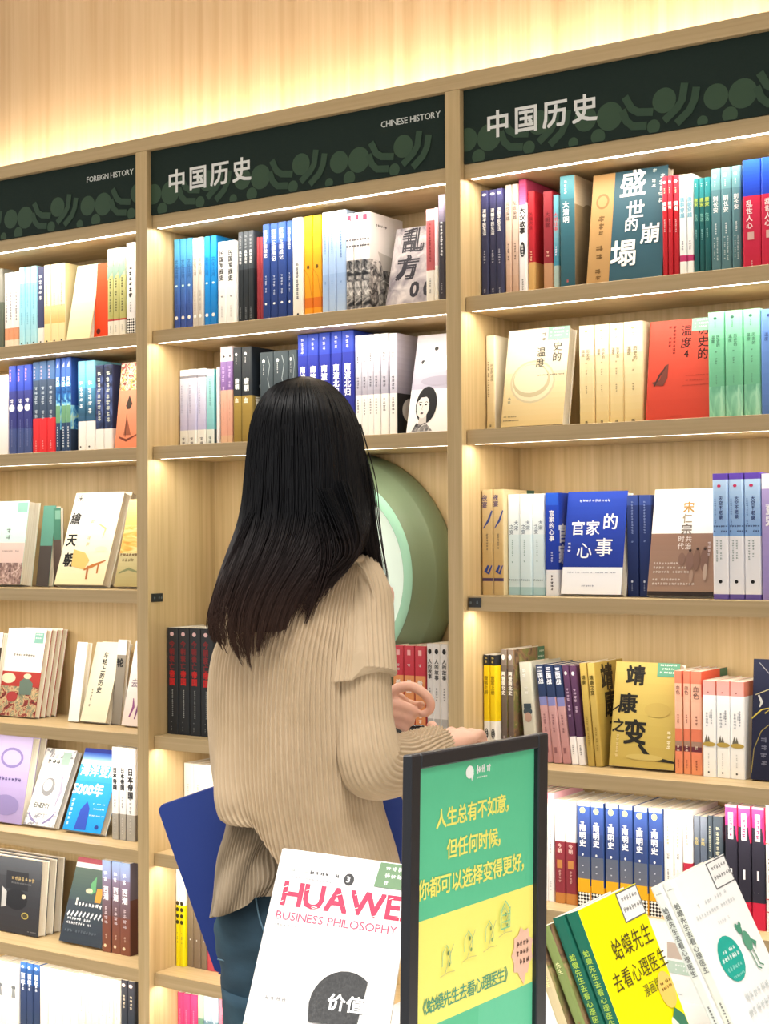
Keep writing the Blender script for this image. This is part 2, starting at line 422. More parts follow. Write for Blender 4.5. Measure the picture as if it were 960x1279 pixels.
def cover_mesh(t, d, h, spine, front, back):
    S, F, B = expand(spine), expand(front), expand(back)
    cuts = sorted({0.0, 1.0} | {round(x[1], 4) for q in (S, F, B) for x in q})
    r = min(.004, t*.3); e = .0014
    out = [(0, d), (0, d*.5), (0, r), (.3*r, .3*r), (r, 0), (t-r, 0), (t-.3*r, .3*r), (t, r), (t, d*.5), (t, d)]
    inn = [(e, d), (e, d*.5), (e, r), (e+.3*r, e+.3*r), (e+r*.7, e), (t-e-r*.7, e), (t-e-.3*r, e+.3*r), (t-e, r), (t-e, d*.5), (t-e, d)]
    reg = ['b', 'b', 'b', 's', 's', 's', 'f', 'f', 'f']
    mb = MB()
    n = len(out)
    for i in range(len(cuts)-1):
        ta, tb = cuts[i], cuts[i+1]; tm = (ta+tb)/2; za, zb = h*(1-ta), h*(1-tb)
        for j in range(n-1):
            c = band_at({'b': B, 's': S, 'f': F}[reg[j]], tm)
            a, b = out[j], out[j+1]
            mb.add([(a[0], a[1], zb), (b[0], b[1], zb), (b[0], b[1], za), (a[0], a[1], za)], [(0, 1, 2, 3)], cmat(c))
            a, b = inn[j], inn[j+1]
            mb.add([(a[0], a[1], zb), (b[0], b[1], zb), (b[0], b[1], za), (a[0], a[1], za)], [(3, 2, 1, 0)], INNER)
    for z, c3 in ((h, 0.0), (0, 1.0)):
        for j in range(n-1):
            mb.add([(out[j][0], out[j][1], z), (out[j+1][0], out[j+1][1], z), (inn[j+1][0], inn[j+1][1], z), (inn[j][0], inn[j][1], z)], [(0, 1, 2, 3)],
                   cmat(band_at(S, c3)))
    for j in (0, n-1):
        a, b = out[j], inn[j]
        mb.add([(a[0], a[1], 0), (b[0], b[1], 0), (b[0], b[1], h), (a[0], a[1], h)], [(0, 1, 2, 3)], cmat(band_at(F, .5)))
    return mb.mesh('cover', fix=False)
def page_mesh(t, d, h, inset=.002):
    mb = MB(); e = .0015
    x0, x1, y0, y1, z0, z1 = e, t-e, .004, d-.003, inset, h-inset
    n = 5; vs = []; fs = []
    for i in range(n+1):      # fore edge slightly hollow, as a bound block is
        x = x0+(x1-x0)*i/n; yy = y1-.0015*math.sin(math.pi*i/n)
        vs += [(x, y0, z0), (x, yy, z0), (x, yy, z1), (x, y0, z1)]
    for i in range(n):
        a = i*4; b = a+4
        for k in range(4): fs.append((a+k, a+(k+1) % 4, b+(k+1) % 4, b+k))
    fs += [(0, 1, 2, 3), (n*4+3, n*4+2, n*4+1, n*4)]
    mb.add(vs, fs, paper()); return mb.mesh('page_block')
def book_proto(t, d, h, st):
    sp = st['s']; fr = st.get('f', sp); bk = st.get('b', fr)
    cm = cover_mesh(t, d, h, sp, fr, bk); pm = page_mesh(t, d, h)
    parts = [('cover', cm), ('page_block', pm)]
    if st.get('t'):
        P = Print(lambda a, b, L: (a, -L, h-b), t, h); P.items(st['t'])
        if P.mb.f: parts.append(('spine_print', P.mb.mesh('spine_print', fix=False)))
    if st.get('c'):
        P = Print(lambda a, b, L: (t+L, a, h-b), d, h); P.items(st['c'])
        if P.mb.f: parts.append(('cover_print', P.mb.mesh('cover_print', fix=False)))
    return parts
def make_book(parts, M, label, group, name='book'):
    o = bpy.data.objects.new(name, None); COL.objects.link(o); o.empty_display_size = .03
    o.matrix_world = M
    tag(o, label, 'book', group)
    for n, me in parts:
        c = link(n, me, o)
        if n.endswith('print'): c['kind'] = 'stuff'
    return o
SHN = {'A': 'top', 'B': 'second', 'C': 'third', 'D': 'fourth', 'E': 'fifth', 'F': 'sixth', 'G': 'bottom'}
BAN = {1: 'left', 2: 'middle', 3: 'right'}
NUM = {2: 'two', 3: 'three', 4: 'four', 5: 'five', 6: 'six', 7: 'seven', 8: 'eight', 9: 'nine', 10: 'ten', 11: 'eleven', 12: 'twelve'}
ORD = ['', 'second', 'third', 'fourth', 'fifth', 'sixth', 'seventh', 'eighth', 'ninth', 'tenth', 'eleventh']
def ordinal(i, n):
    if n == 2: return ('left', 'right')[i]
    if i == 0: return 'leftmost'
    if i == n-1: return 'rightmost'
    if n == 3: return 'middle'
    return ORD[i]
ROWY = {}
PREV = {}
def build_S(bay, sh, us, v, desc, st, y=.108, d=None, lean=0, z0=None):
    """books standing spine out; us = measured spine edges along the row"""
    n = len(us)-1; zs = SHZ[sh]
    vm = v+70
    bx0, bx1 = BAYX[bay]
    while on_y(us[0], vm, y).x < bx0+.0015 and us[0] > 185: y -= .002
    xs = [on_y(u, vm, y).x for u in us]
    if xs[-1] > bx1-.001: xs[-1] = bx1-.001
    pv = PREV.get((bay, sh), -9)
    if not lean and xs[0] < pv+.0003 < xs[0]+.03:
        a, b = xs[0], xs[-1]; xs = [pv+.0003+(b-pv-.0003)*(q-a)/(b-a) for q in xs]
    PREV[(bay, sh)] = xs[-1]
    h = on_y(us[0], v, y).z-zs
    nxt = sorted(SHZ[k] for k in ('sb',)+tuple('ABCDEFG') if not (bay == 2 and k == 'C') and SHZ[k] > zs)[0]
    h = min(h, nxt-ST-zs-.003)
    if lean: h = h/math.cos(R(lean))
    if d is None: d = min(.15, .262-y)
    grp = 'books on the %s shelf of the %s bay' % (SHN[sh], BAN[bay])
    tm = sum(xs[i+1]-xs[i] for i in range(n))/n-.0006
    protos = {}
    rg = random.Random(int(us[0]*10)+ord(sh))
    for i in range(n):
        ti = round(xs[i+1]-xs[i]-.0007, 3 if abs(xs[i+1]-xs[i]-tm) < .0012 else 4)
        if abs(ti-tm) < .0006: ti = int(tm*1e4)/1e4
        ti = min(ti, xs[i+1]-xs[i]-.0004)*(math.cos(R(lean)) if lean else 1)
        if round(ti, 4) not in protos: protos[round(ti, 4)] = book_proto(ti, d, h, st)
        proto = protos[round(ti, 4)]
        M = Matrix.Translation((xs[i]+.0003, y+rg.uniform(-.002, .002), zs+.0006+max(0, -tm*math.sin(R(lean)))))
        if lean: M = M @ Matrix.Rotation(-R(lean), 4, 'Y')
        lab = (desc if n == 1 else '%s of %s %s' % (ordinal(i, n), NUM[n], desc))+', %s shelf, %s bay' % (SHN[sh], BAN[bay])
        make_book(proto, M, lab, grp)
def build_F(bay, sh, bl, br, tl, desc, st, y=.10, yaw=0, t=.02, m=1, xmax=9):
    """book standing face out, leaning back; bl, br = front bottom corners (u), tl = (u, v) of the top left corner. m copies one behind another"""
    zs = SHZ[sh]; ya = R(yaw)
    e = Vector((math.cos(ya), math.sin(ya), 0)); n = Vector((-math.sin(ya), math.cos(ya), 0))
    vb = proj((0, 0, 0))
    P0 = on_y(bl, 600, y); P0.z = zs
    vv = proj(P0)[1]; P0 = on_y(bl, vv, y); P0.z = zs
    # width along e so that the far corner lands on br
    lo, hi = .02, .4
    for _ in range(40):
        md = (lo+hi)/2
        if proj(P0+e*md)[0] < br: lo = md
        else: hi = md
    d = lo
    pv = PREV.get((bay, sh), -9)
    if P0.x < pv+.0003 < P0.x+.03: d -= pv+.0003-P0.x; P0.x = pv+.0003
    if P0.x+d > xmax-.0005: d = xmax-.0005-P0.x
    PREV[(bay, sh)] = P0.x+d
    th, L = .15, .22
    for _ in range(60):
        def f(th, L):
            P = P0+Vector((0, 0, t*math.sin(th)))+L*(math.sin(th)*n+math.cos(th)*Vector((0, 0, 1))); q = proj(P); return q[0]-tl[0], q[1]-tl[1]
        a = f(th, L); b = f(th+1e-4, L); c = f(th, L+1e-4)
        J = np.array([[(b[0]-a[0])/1e-4, (c[0]-a[0])/1e-4], [(b[1]-a[1])/1e-4, (c[1]-a[1])/1e-4]])
        s = np.linalg.solve(J, -np.array(a)); th += max(-.1, min(.1, float(s[0]))); L += float(s[1])
    up = math.sin(th)*n+math.cos(th)*Vector((0, 0, 1)); F = -math.cos(th)*n+math.sin(th)*Vector((0, 0, 1))
    proto = book_proto(t-.0004, d, L, st)
    grp = 'books on the %s shelf of the %s bay' % (SHN[sh], BAN[bay])
    for i in range(m):
        O = P0+Vector((0, 0, t*math.sin(th)+.0006))-t*F+n*(i*t/math.cos(th))
        M = Matrix((F, e, up)).transposed().to_4x4(); M.translation = O
        pr = proto if i == 0 else [q for q in proto if q[0] in ('cover', 'page_block')]
        lab = desc if i == 0 else '%s copy behind the %s' % ({1: 'second', 2: 'third', 3: 'rearmost'}[i], desc.split(' with ')[0].split(' printed ')[0])
        make_book(pr, M, lab+', %s shelf, %s bay' % (SHN[sh], BAN[bay]), grp)
    print('face', bay, sh, 'w %.3f h %.3f tilt %.1f' % (d, L, math.degrees(th)), desc[:30])
QUEUE = []
def S(*a, **k): QUEUE.append((build_S, a, k))
def Fc(*a, **k): QUEUE.append((build_F, a, k))
def flush():
    need = {}
    for fn, a, k in QUEUE:
        for st in a:
            if isinstance(st, dict):
                for it in list(st.get('t', []))+list(st.get('c', [])):
                    if it[0] in 'vh': need.setdefault(it[6] if len(it) > 6 else .012, set()).update(it[1])
    for b, cs in need.items(): preload(sorted(cs), b)
    for i, (fn, a, k) in enumerate(QUEUE):
        if fn is build_F:
            nx = [q for q in QUEUE[i+1:] if q[1][:2] == a[:2]]
            if nx and nx[0][0] is build_S: q = nx[0]; k = dict(k, xmax=on_y(q[1][2][0], q[1][3]+70, q[2].get('y', .108)).x)
            k = dict(k, xmax=min(k.get('xmax', 9), BAYX[a[0]][1]))
        fn(*a, **k)
W = '#f4f2ee'; K = '#23262c'
def ev(a, b, n): return [a+(b-a)*i/n for i in range(n+1)]
def V(t, top, size, c='#f2f2f2', x=.5, b=.012): return ('v', t, top, size, c, x, b)
def m_(top, L, size, c='#e8e8e8', x=.5): return ('m', top, L, size, c, x)

# ---- right bay, top shelf
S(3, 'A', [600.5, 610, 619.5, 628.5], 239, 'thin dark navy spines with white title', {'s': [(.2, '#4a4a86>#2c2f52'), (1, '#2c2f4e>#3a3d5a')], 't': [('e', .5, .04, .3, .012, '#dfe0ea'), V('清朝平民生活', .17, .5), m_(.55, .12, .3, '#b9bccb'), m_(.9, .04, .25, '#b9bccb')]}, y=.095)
S(3, 'A', [628.8, 638, 647], 232, 'pale beige spines with dark title', {'s': [(1, '#e3d2c8>#c4a189')], 't': [V('乱世枭雄', .15, .62, '#5b4a44'), m_(.5, .18, .3, '#6b5a52')]}, y=.095)
S(3, 'A', [647.3, 657.5], 224, 'white spine with magenta top and black oval', {'s': [(.05, '#c8487c'), (.22, '#d0306e>#e879a8'), (1, '#efecef')], 'f': [(.2, '#c2456b'), (1, '#f0ecec')], 't': [V('大汉故事', .24, .72, '#222', .5, .03), ('e', .5, .6, .32, .065, '#2a2a30'), m_(.56, .08, .3, '#ddd'), m_(.85, .12, .25, '#888')]}, y=.095)
S(3, 'A', [657.8, 668], 240, 'crimson spine with gold lower band', {'s': [(.68, '#a8202c'), (1, '#c9a163')], 't': [V('关陇大业', .2, .55, '#6c1016'), m_(.55, .1, .3, '#e9c8a0')]}, y=.1)
S(3, 'A', [678, 690], 240, 'dark red spine with tan lower band', {'s': [(.7, '#8a2a34'), (1, '#b98c6a')], 'f': [(.7, '#8c1e2a'), (1, '#b98c6a')], 't': [V('大明宫', .2, .5, '#541018'), m_(.55, .1, .3, '#e0b8a0')]}, y=.1)
S(3, 'A', [690.5, 698], 244, 'thin pale blue spine with red title', {'s': [(.25, '#5fa0b4'), (.72, '#8fb8c4>#3f8aa6'), (1, '#a8c0bc')], 't': [V('大明往事', .18, .7, '#d23a44'), m_(.5, .12, .35, '#eef')]}, y=.1)
S(3, 'A', [698.5, 718], 221, 'teal spine with white brushed title', {'s': [(.2, '#4f8c98>#3a7684'), (1, '#366a78>#2c5765')], 'f': [(.25, '#a38a6c>#cbb89c'), (1, '#97805f>#7c6a52')], 't': [m_(.04, .1, .2, '#cfe0e0', .4), V('大清明', .22, .42, '#eef4f4', .42, .02), m_(.9, .03, .2, '#d87070')], 'c': [('e', .45, .3, .2, .08, '#8b7558'), m_(.4, .3, .06, '#6b5a44')]}, y=.09)
Fc(3, 'A', 732, 829, (741, 220), 'large face-out book, tan left and teal right with huge white calligraphy', {'s': [(1, '#28404c')], 'f': [(1, '#2e5362')], 'c': [
    ('r', 0, .3, 0, 1, '#b08a58'), ('e', .15, .25, .09, .07, '#8c6a3e'), ('e', .15, .25, .065, .05, '#b08a58'), m_(.38, .1, .09, '#7a5c34', .15), m_(.52, .08, .07, '#7a5c34', .15), m_(.65, .15, .1, '#7a5c34', .15), m_(.86, .08, .08, '#7a5c34', .15),
    ('v', '盛', .0, .36, '#f6f6f4', .55, .016), ('v', '世', .28, .25, '#f6f6f4', .60, .016), ('v', '的', .43, .19, '#f6f6f4', .56, .016), ('v', '崩', .5, .27, '#f6f6f4', .82, .016), ('v', '塌', .62, .36, '#f6f6f4', .48, .016), m_(.02, .3, .07, '#b9c8c8', .93), m_(.02, .16, .06, '#b9c8c8', .83)]}, y=.075, t=.03)
S(3, 'A', [827, 834, 840, 847.5], 221, 'red spines with white title', {'s': [(.3, '#d8384a'), (1, '#c4222e>#a81a26')], 't': [('e', .5, .06, .3, .014, '#fff'), m_(.1, .06, .3, '#eec'), V('樊南', .25, .8, '#fff', .5, .02), m_(.42, .12, .3, '#f0d0d0')]}, y=.08)
S(3, 'A', [847.8, 856.5, 865.5], 219, 'white spines with pale blue title and magenta band', {'s': [(.78, '#eef1f2'), (.84, '#b9386e'), (1, '#eef1f2')], 't': [V('唐朝穿越', .22, .7, '#7fb6cc', .5, .02), m_(.62, .1, .3, '#889')]}, y=.08)
S(3, 'A', [865.8, 872.5, 879.5, 887], 224, 'thin dark teal spines with yellow-green title', {'s': [(.2, '#2d8a90'), (1, '#1c6668>#174f52')], 't': [m_(.05, .03, .3, '#cfe'), V('唐宋', .2, .8, '#b9cf62', .5, .02), V('生活', .36, .7, '#86c4b8'), m_(.52, .1, .3, '#9cc')]}, y=.08)
S(3, 'A', [887.3, 900, 913.5, 926], 212, 'grey-teal spines with white brushed title', {'s': [(.2, '#7fb0b6>#6a9aa2'), (1, '#5c8790>#50757e')], 't': [('e', .45, .07, .17, .02, '#e8f2f2'), m_(.1, .08, .14, '#dfeaea', .45), V('别长安', .26, .52, '#f0f4f4', .5, .02), m_(.52, .1, .2, '#dfeaea', .5), m_(.65, .2, .16, '#cfdede', .35), m_(.65, .22, .16, '#cfdede', .65)]}, y=.08)
S(3, 'A', [926.3, 949.7, 973], 201, 'thick spines with blue top and crimson lower half', {'s': [(.33, '#2a62dc>#1d3fc0'), (1, '#d42a50>#c02040')], 't': [V('乱世人心', .37, .36, '#f4e4e4', .38, .02), ('r', .28, .62, .66, .73, '#d8b0a8'), m_(.92, .05, .12, '#e8c0c0')]}, y=.06)
# ---- right bay, second shelf
S(3, 'B', [606.5, 618], 420, 'lone cream spine standing by the divider', {'s': [(1, '#ecdfc2>#e2cb96')], 'f': [(1, '#f0e8d4')], 't': [V('历史的温度', .3, .32, '#8b7b5e', .68), m_(.25, .4, .2, '#8b7b5e', .3), m_(.93, .02, .3, '#6a5a40')]}, y=.108)
Fc(3, 'B', 624, 702, (634.5, 414), 'face-out cream book with pencil wreath circle', {'s': [(1, '#f0e8d0')], 'f': [(.45, '#e6e0d0>#e4d9bc'), (1, '#e2d4ae>#d8bf88')], 'c': [
    ('e', .47, .55, .36, .22, '#cabd9c'), ('e', .47, .55, .33, .2, '#e2d6b4'), ('e', .45, .54, .3, .17, '#c2b592'), ('e', .44, .52, .27, .145, '#e2d8b8'), ('v', '历史的', .04, .15, '#4a463e', .83), ('v', '温度', .2, .15, '#4a463e', .57), m_(.05, .1, .07, '#8a8474', .6), ('n', .55, .4, .018, '#333', .49), ('n', .05, .2, .015, '#5a5040', .9), ('n', .05, .25, .015, '#5a5040', .94), m_(.7, .05, .05, '#887', .12),
    ('r', .66, 1.0, .0, .13, '#8fb9a8'), ('n', .7, .26, .02, '#f0f6f0', .02), ('n', .7, .26, .02, '#f0f6f0', .055), ('n', .7, .26, .02, '#f0f6f0', .09)]}, y=.085, t=.036)
S(3, 'B', [723, 742, 760, 778.5, 803], 408, 'cream spines with small grey two-column title', {'s': [(.3, '#e8e2d2>#e4dac0'), (1, '#e0d2ac>#d6be84')], 'f': [(1, '#efe3c4>#e2c78c')], 't': [('e', .5, .06, .1, .012, '#b5a582'), m_(.08, .06, .1, '#b5a582'), V('历史的', .24, .22, '#857658', .62), V('温度', .24, .22, '#857658', .3), m_(.37, .12, .14, '#a89878', .5), m_(.6, .07, .12, '#988868'), m_(.95, .02, .2, '#5a4c38')]}, y=.1)
Fc(3, 'B', 805, 893, (811, 403), 'face-out red book with black title and small boat', {'s': [(1, '#b53a2c')], 'f': [(1, '#c94c3a>#bf3e2c')], 'c': [
    ('v', '历史的', .06, .17, '#2c1512', .84), ('v', '温度', .06, .17, '#2c1512', .58), ('h', '4', .35, .15, '#2c1512', .55), m_(.06, .3, .05, '#7e2a20', .4), m_(.06, .22, .05, '#7e2a20', .33),
    ('p', [(.08, .62), (.2, .6), (.27, .46), (.33, .44), (.32, .58), (.26, .66), (.12, .65)], '#6f3a30'), ('s', [(.12, .66), (.2, .55), (.3, .46)], .04, '#4a2a26'), ('n', .6, .35, .012, '#8d2f24', .57), ('n', .6, .35, .012, '#8d2f24', .62), ('n', .55, .4, .012, '#8d2f24', .67), ('n', .4, .15, .015, '#7e2a20', .97),
    ('r', .66, 1.0, .0, .13, '#86a79a'), ('n', .7, .26, .02, '#f0f6f0', .02), ('n', .7, .26, .02, '#f0f6f0', .055), ('n', .7, .26, .02, '#f0f6f0', .09)]}, y=.085, t=.03)
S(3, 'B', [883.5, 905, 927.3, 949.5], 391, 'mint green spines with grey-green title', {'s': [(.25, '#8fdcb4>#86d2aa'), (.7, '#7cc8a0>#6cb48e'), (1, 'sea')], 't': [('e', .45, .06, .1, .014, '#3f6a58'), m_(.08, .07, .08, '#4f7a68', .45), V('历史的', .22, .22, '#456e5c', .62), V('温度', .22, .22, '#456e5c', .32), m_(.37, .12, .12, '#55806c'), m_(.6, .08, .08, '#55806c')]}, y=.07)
S(3, 'B', [949.8, 973], 387, 'periwinkle blue spine right of the mint green ones', {'s': [(1, '#6f98dc>#5577b8')], 't': [('e', .45, .06, .1, .014, '#344a80'), V('历史的', .22, .22, '#39508c', .62), V('温度', .22, .22, '#39508c', .32)]}, y=.07)
# ---- right bay, third shelf
S(3, 'C', [601, 615.5, 629], 612, 'tan spines with blue brush stroke', {'s': [(.84, '#dcc598>#cba96c'), (.87, '#4a3a60'), (1, '#cdb27e')], 'f': [(1, '#dcc9a0')], 't': [V('夜宴', .05, .5, '#6a5a78', .3, .02), ('s', [(.95, .2), (.6, .3), (.15, .37)], .22, '#3b4a8e'), ('s', [(.6, .72), (.35, .78), (.6, .8), (.9, .72)], .3, '#2c4494'), m_(.42, .15, .2, '#8a7a60')], 'c': [('r', .75, 1, 0, .1, '#3f6656')]}, y=.1)
S(3, 'C', [629.5, 646.5, 663, 679.5], 618, 'white and pale blue spines with grey title columns', {'s': [(.4, '#f4f8fa>#e8f2f6'), (.92, '#dcecf2>#cfe4ec'), (1, '#a8ccd4')], 't': [V('大宋', .26, .36, '#5f7488', .7), V('之变', .3, .36, '#5f7488', .32), m_(.45, .22, .14, '#8aa', .4), ('n', .1, .8, .02, '#5c7c8c', .85)]}, y=.095)
S(3, 'C', [680, 697], 616, 'cobalt blue spine with white lower band', {'s': [(.12, '#2456c8'), (.75, '#1c40b4>#16349c'), (1, '#eef0f6')], 'f': [(.75, '#1c3fae'), (1, '#eef0f6')], 't': [V('官家的心事', .17, .4, '#f0f2fa', .5, .02), m_(.55, .14, .16, '#c8d0f0', .5), m_(.8, .15, .2, '#445', .5)], 'c': [('v', '官家', .3, .3, '#f0f2fa', .14, .03)]}, y=.09, d=.15)
Fc(3, 'C', 699, 780.5, (708.5, 615), 'face-out royal blue book with white brushed title', {'s': [(.74, '#1a3596'), (1, '#e8eaf4')], 'f': [(.74, '#2444ae>#1c3492'), (1, '#f2f3f8')], 'c': [
    ('n', .22, .5, .03, '#b8c4ec', .09), ('h', '官家', .36, .24, '#f6f7fc', .1, .014), ('h', '的', .3, .26, '#f6f7fc', .62, .014), ('h', '心', .58, .26, '#f6f7fc', .22, .014), ('h', '事', .55, .3, '#f6f7fc', .52, .014), m_(.5, .08, .05, '#dfe4f8', .1), ('n', .1, .8, .015, '#8890a8', .79), ('n', .35, .2, .02, '#8890a8', .92)]}, y=.07, t=.03)
S(3, 'C', [782, 797.5, 812.5], 619, 'navy blue spines with faint gold title', {'s': [(.1, '#33488c'), (1, '#24356e>#1c2c5e')], 't': [m_(.06, .4, .2, '#7d8cba'), ('e', .45, .85, .08, .012, '#cfd6ea'), m_(.88, .06, .12, '#8f9cc4', .45)]}, y=.1)
Fc(3, 'C', 806.6, 890, (817, 612), 'face-out book, white top and brown lower half with gold title', {'s': [(1, '#dcd6cc')], 'f': [(.42, '#f6f5f2'), (.96, '#8f6f60>#a08270'), (1, '#2c2220')], 'c': [
    ('v', '宋', .12, .17, '#b48a4a', .55, .02), ('v', '仁', .23, .15, '#a09078', .54, .02), ('v', '宗', .33, .17, '#80746a', .54, .02), ('v', '共治', .44, .1, '#e6dcd6', .58), ('v', '时代', .44, .1, '#e6dcd6', .47), ('n', .08, .35, .025, '#dccfc6', .7), ('n', .08, .6, .025, '#dccfc6', .74), ('n', .08, .55, .025, '#dccfc6', .78), ('n', .08, .45, .025, '#dccfc6', .85), ('n', .08, .6, .025, '#dccfc6', .89),
    ('e', .5, .66, .05, .06, '#84665a'), ('e', .62, .68, .06, .09, '#82645a'), ('e', .72, .67, .05, .1, '#7e6054'), ('e', .84, .66, .06, .12, '#7c5e54'), ('e', .84, .565, .02, .014, '#3a2a26'), ('e', .62, .58, .02, .013, '#3a2a26'), ('e', .73, .565, .02, .013, '#3a2a26'), ('e', .86, .78, .03, .08, '#b8a294'), ('e', .66, .82, .03, .06, '#a88c7c'), m_(.5, .12, .05, '#cbb', .9)]}, y=.06, t=.025)
S(3, 'C', [889.5, 909, 928.5, 949.5], 592, 'blue and white spines with purple ends', {'s': [(.05, '#5a40a4'), (.5, '#b4d0f0>#86aee4'), (.96, '#f4f4fa'), (1, '#6a5aac')], 't': [('e', .45, .1, .12, .012, '#c0305c'), V('天空不老录', .18, .28, '#33457c', .55, .02), m_(.2, .2, .12, '#5070b0', .2), ('n', .1, .8, .018, '#3a4a80', .42), ('n', .1, .8, .018, '#3a4a80', .46), m_(.53, .16, .14, '#9aa', .3), m_(.53, .14, .14, '#9aa', .55), ('e', .5, .86, .12, .014, '#222')]}, y=.05)
S(3, 'C', [949.8, 975], 592, 'lilac spine with white bubble title', {'s': [(.12, '#f2eef8'), (1, '#b4a4dc>#9c8ccc')], 't': [V('变宋', .24, .55, '#faf8ff', .5, .05), m_(.75, .15, .14, '#6a5a9c')]}, y=.05)
# ---- right bay, fourth shelf
S(3, 'D', [603, 611.2, 620], 818, 'bright yellow spines with black top and white foot', {'s': [(.1, '#24262a'), (.63, '#f2d018'), (1, '#f4f1ea')], 't': [m_(.02, .06, .4, '#c8b060'), V('壹笔上册', .2, .6, '#8a6a10'), ('e', .5, .75, .28, .05, '#3a3a3c'), m_(.71, .08, .3, '#ddd')]}, y=.11)
S(3, 'D', [620.3, 631, 641.5], 811, 'brown spines with large white vertical title', {'s': [(.14, '#84766c'), (1, '#6e625a>#5e5048')], 'f': [(1, 'brownpaint')], 't': [('e', .45, .07, .25, .025, '#f0ece6'), V('两晋南北史', .2, .62, '#f4f0ea', .45, .03), m_(.78, .1, .2, '#cbb')], 'c': [('r', .78, 1, .0, .14, '#4d7a62'), ('n', .8, .17, .02, '#dfe8e0', .04), ('n', .8, .17, .02, '#dfe8e0', .09)]}, y=.1)
S(3, 'D', [655, 671], 828, 'pale grey spine with dark portrait, leaning left', {'s': [(1, '#cdccbe>#bdbaa8')], 't': [m_(.07, .05, .3, '#f4f4ee', .4), m_(.2, .1, .3, '#f4f4ee', .5), ('e', .5, .5, .35, .04, '#3f4c54'), ('e', .5, .56, .28, .05, '#b09080'), ('r', .2, .8, .42, .47, '#39464e')]}, y=.115, lean=4)
S(3, 'D', [679.5, 690.5, 701.5, 712.5], 831, 'navy-topped dusty pink spines, leaning left', {'s': [(.33, '#28385e'), (.42, '#7c80b8'), (1, '#c49898>#b88484')], 'f': [(.33, '#28385e'), (1, '#c49898')], 't': [V('三国战', .02, .6, '#e6eaf4', .5, .03), m_(.48, .2, .25, '#8a6068'), ('r', .3, .6, .84, .9, '#8a5c60')]}, y=.115, lean=6)
S(3, 'D', [713, 722, 731.5], 832, 'thin plum purple spines with white foot, leaning left', {'s': [(.72, '#5c3a5c>#4c3050'), (1, '#f0ecec')], 't': [('e', .5, .08, .2, .02, '#ddd'), m_(.2, .3, .4, '#c8b0c8'), m_(.8, .1, .25, '#888')]}, y=.115, lean=6)
S(3, 'D', [733, 742], 829, 'narrow gold spine beside the plum ones, leaning left', {'s': [(1, '#c0a658>#b09448')], 't': [V('靖康', .12, .6, '#544818', .5, .02), m_(.5, .3, .25, '#8a7430')]}, y=.11, lean=5)
S(3, 'D', [742.5, 752], 829, 'narrow gold spine with its calligraphic cover showing, leaning left', {'s': [(1, '#c6ac5e>#b4984c')], 'f': [(1, '#c2a854>#a88e44')], 't': [V('靖康之变', .12, .6, '#544818', .5, .02), m_(.6, .25, .25, '#8a7430')],
  'c': [('v', '靖', .02, .42, '#262218', .4, .03), ('v', '康', .28, .42, '#262218', .45, .03), ('v', '之', .55, .3, '#262218', .5, .03)]}, y=.11, lean=5)
Fc(3, 'D', 759, 841, (768.5, 826), 'face-out gold book with flowing black calligraphy', {'s': [(1, '#a08a40')], 'f': [(1, '#c8b264>#b49c4c')], 'c': [
    ('v', '靖', .03, .3, '#1f1d18', .33, .03), ('v', '康', .3, .3, '#1f1d18', .24, .03), ('v', '之', .55, .2, '#1f1d18', .12, .02), ('v', '变', .55, .36, '#1f1d18', .38, .03), ('s', [(.45, .78), (.62, .9), (1.0, .93)], .09, '#1f1d18'), ('s', [(0, .48), (.12, .42), (.25, .4)], .03, '#1f1d18'), m_(.64, .14, .06, '#f0e6c0', .9), m_(.7, .2, .05, '#d8c488', .12), ('e', .7, .45, .2, .07, '#baa256'), ('e', .55, .9, .28, .03, '#c0aa60'),
    ('r', .66, 1.0, .0, .13, '#5f9c80'), ('n', .7, .26, .02, '#f0f6f0', .02), ('n', .7, .26, .02, '#f0f6f0', .055), ('n', .7, .26, .02, '#f0f6f0', .09)]}, y=.112, t=.03)
S(3, 'D', [842, 852, 862, 876.5], 838, 'orange-red spines with dark lower block', {'s': [(.12, '#e07a62'), (.3, '#e8b098'), (.56, '#e8b49c'), (.68, '#dc7a5c'), (.73, '#a08070'), (.78, '#6b2f3c'), (1, '#e88868>#e89464')], 'f': [(.25, '#d8553c'), (1, '#cf8f6c')], 't': [V('血色', .14, .55, '#6a4a44'), m_(.4, .12, .25, '#a86a5c'), m_(.72, .05, .4, '#f0d8c8'), m_(.86, .08, .2, '#b06048')], 'c': [('r', .7, 1, .0, .12, '#4d7a62'), ('e', .4, .45, .2, .1, '#4c403a')]}, y=.112)
S(3, 'D', [877, 894, 911.5, 930], 850, 'white spines with salmon top and tiny mountain landscape', {'s': [(.15, '#e89a94>#e8a8a4'), (1, '#eef0f4>#f6f4ee')], 'f': [(.15, '#d47a68'), (1, '#eceef2')], 't': [('e', .45, .12, .05, .008, '#8a5050'), V('三国', .32, .24, '#9aa0ac', .62), m_(.33, .15, .2, '#a8acb6', .35), m_(.3, .15, .16, '#a8acb6', .68), ('p', [(.15, .64), (.3, .56), (.38, .62), (.46, .57), (.58, .64)], '#6a665a'), ('e', .5, .66, .48, .025, '#b49a4c'), m_(.75, .15, .1, '#bbb', .45), ('e', .45, .95, .07, .01, '#444')]}, y=.105)
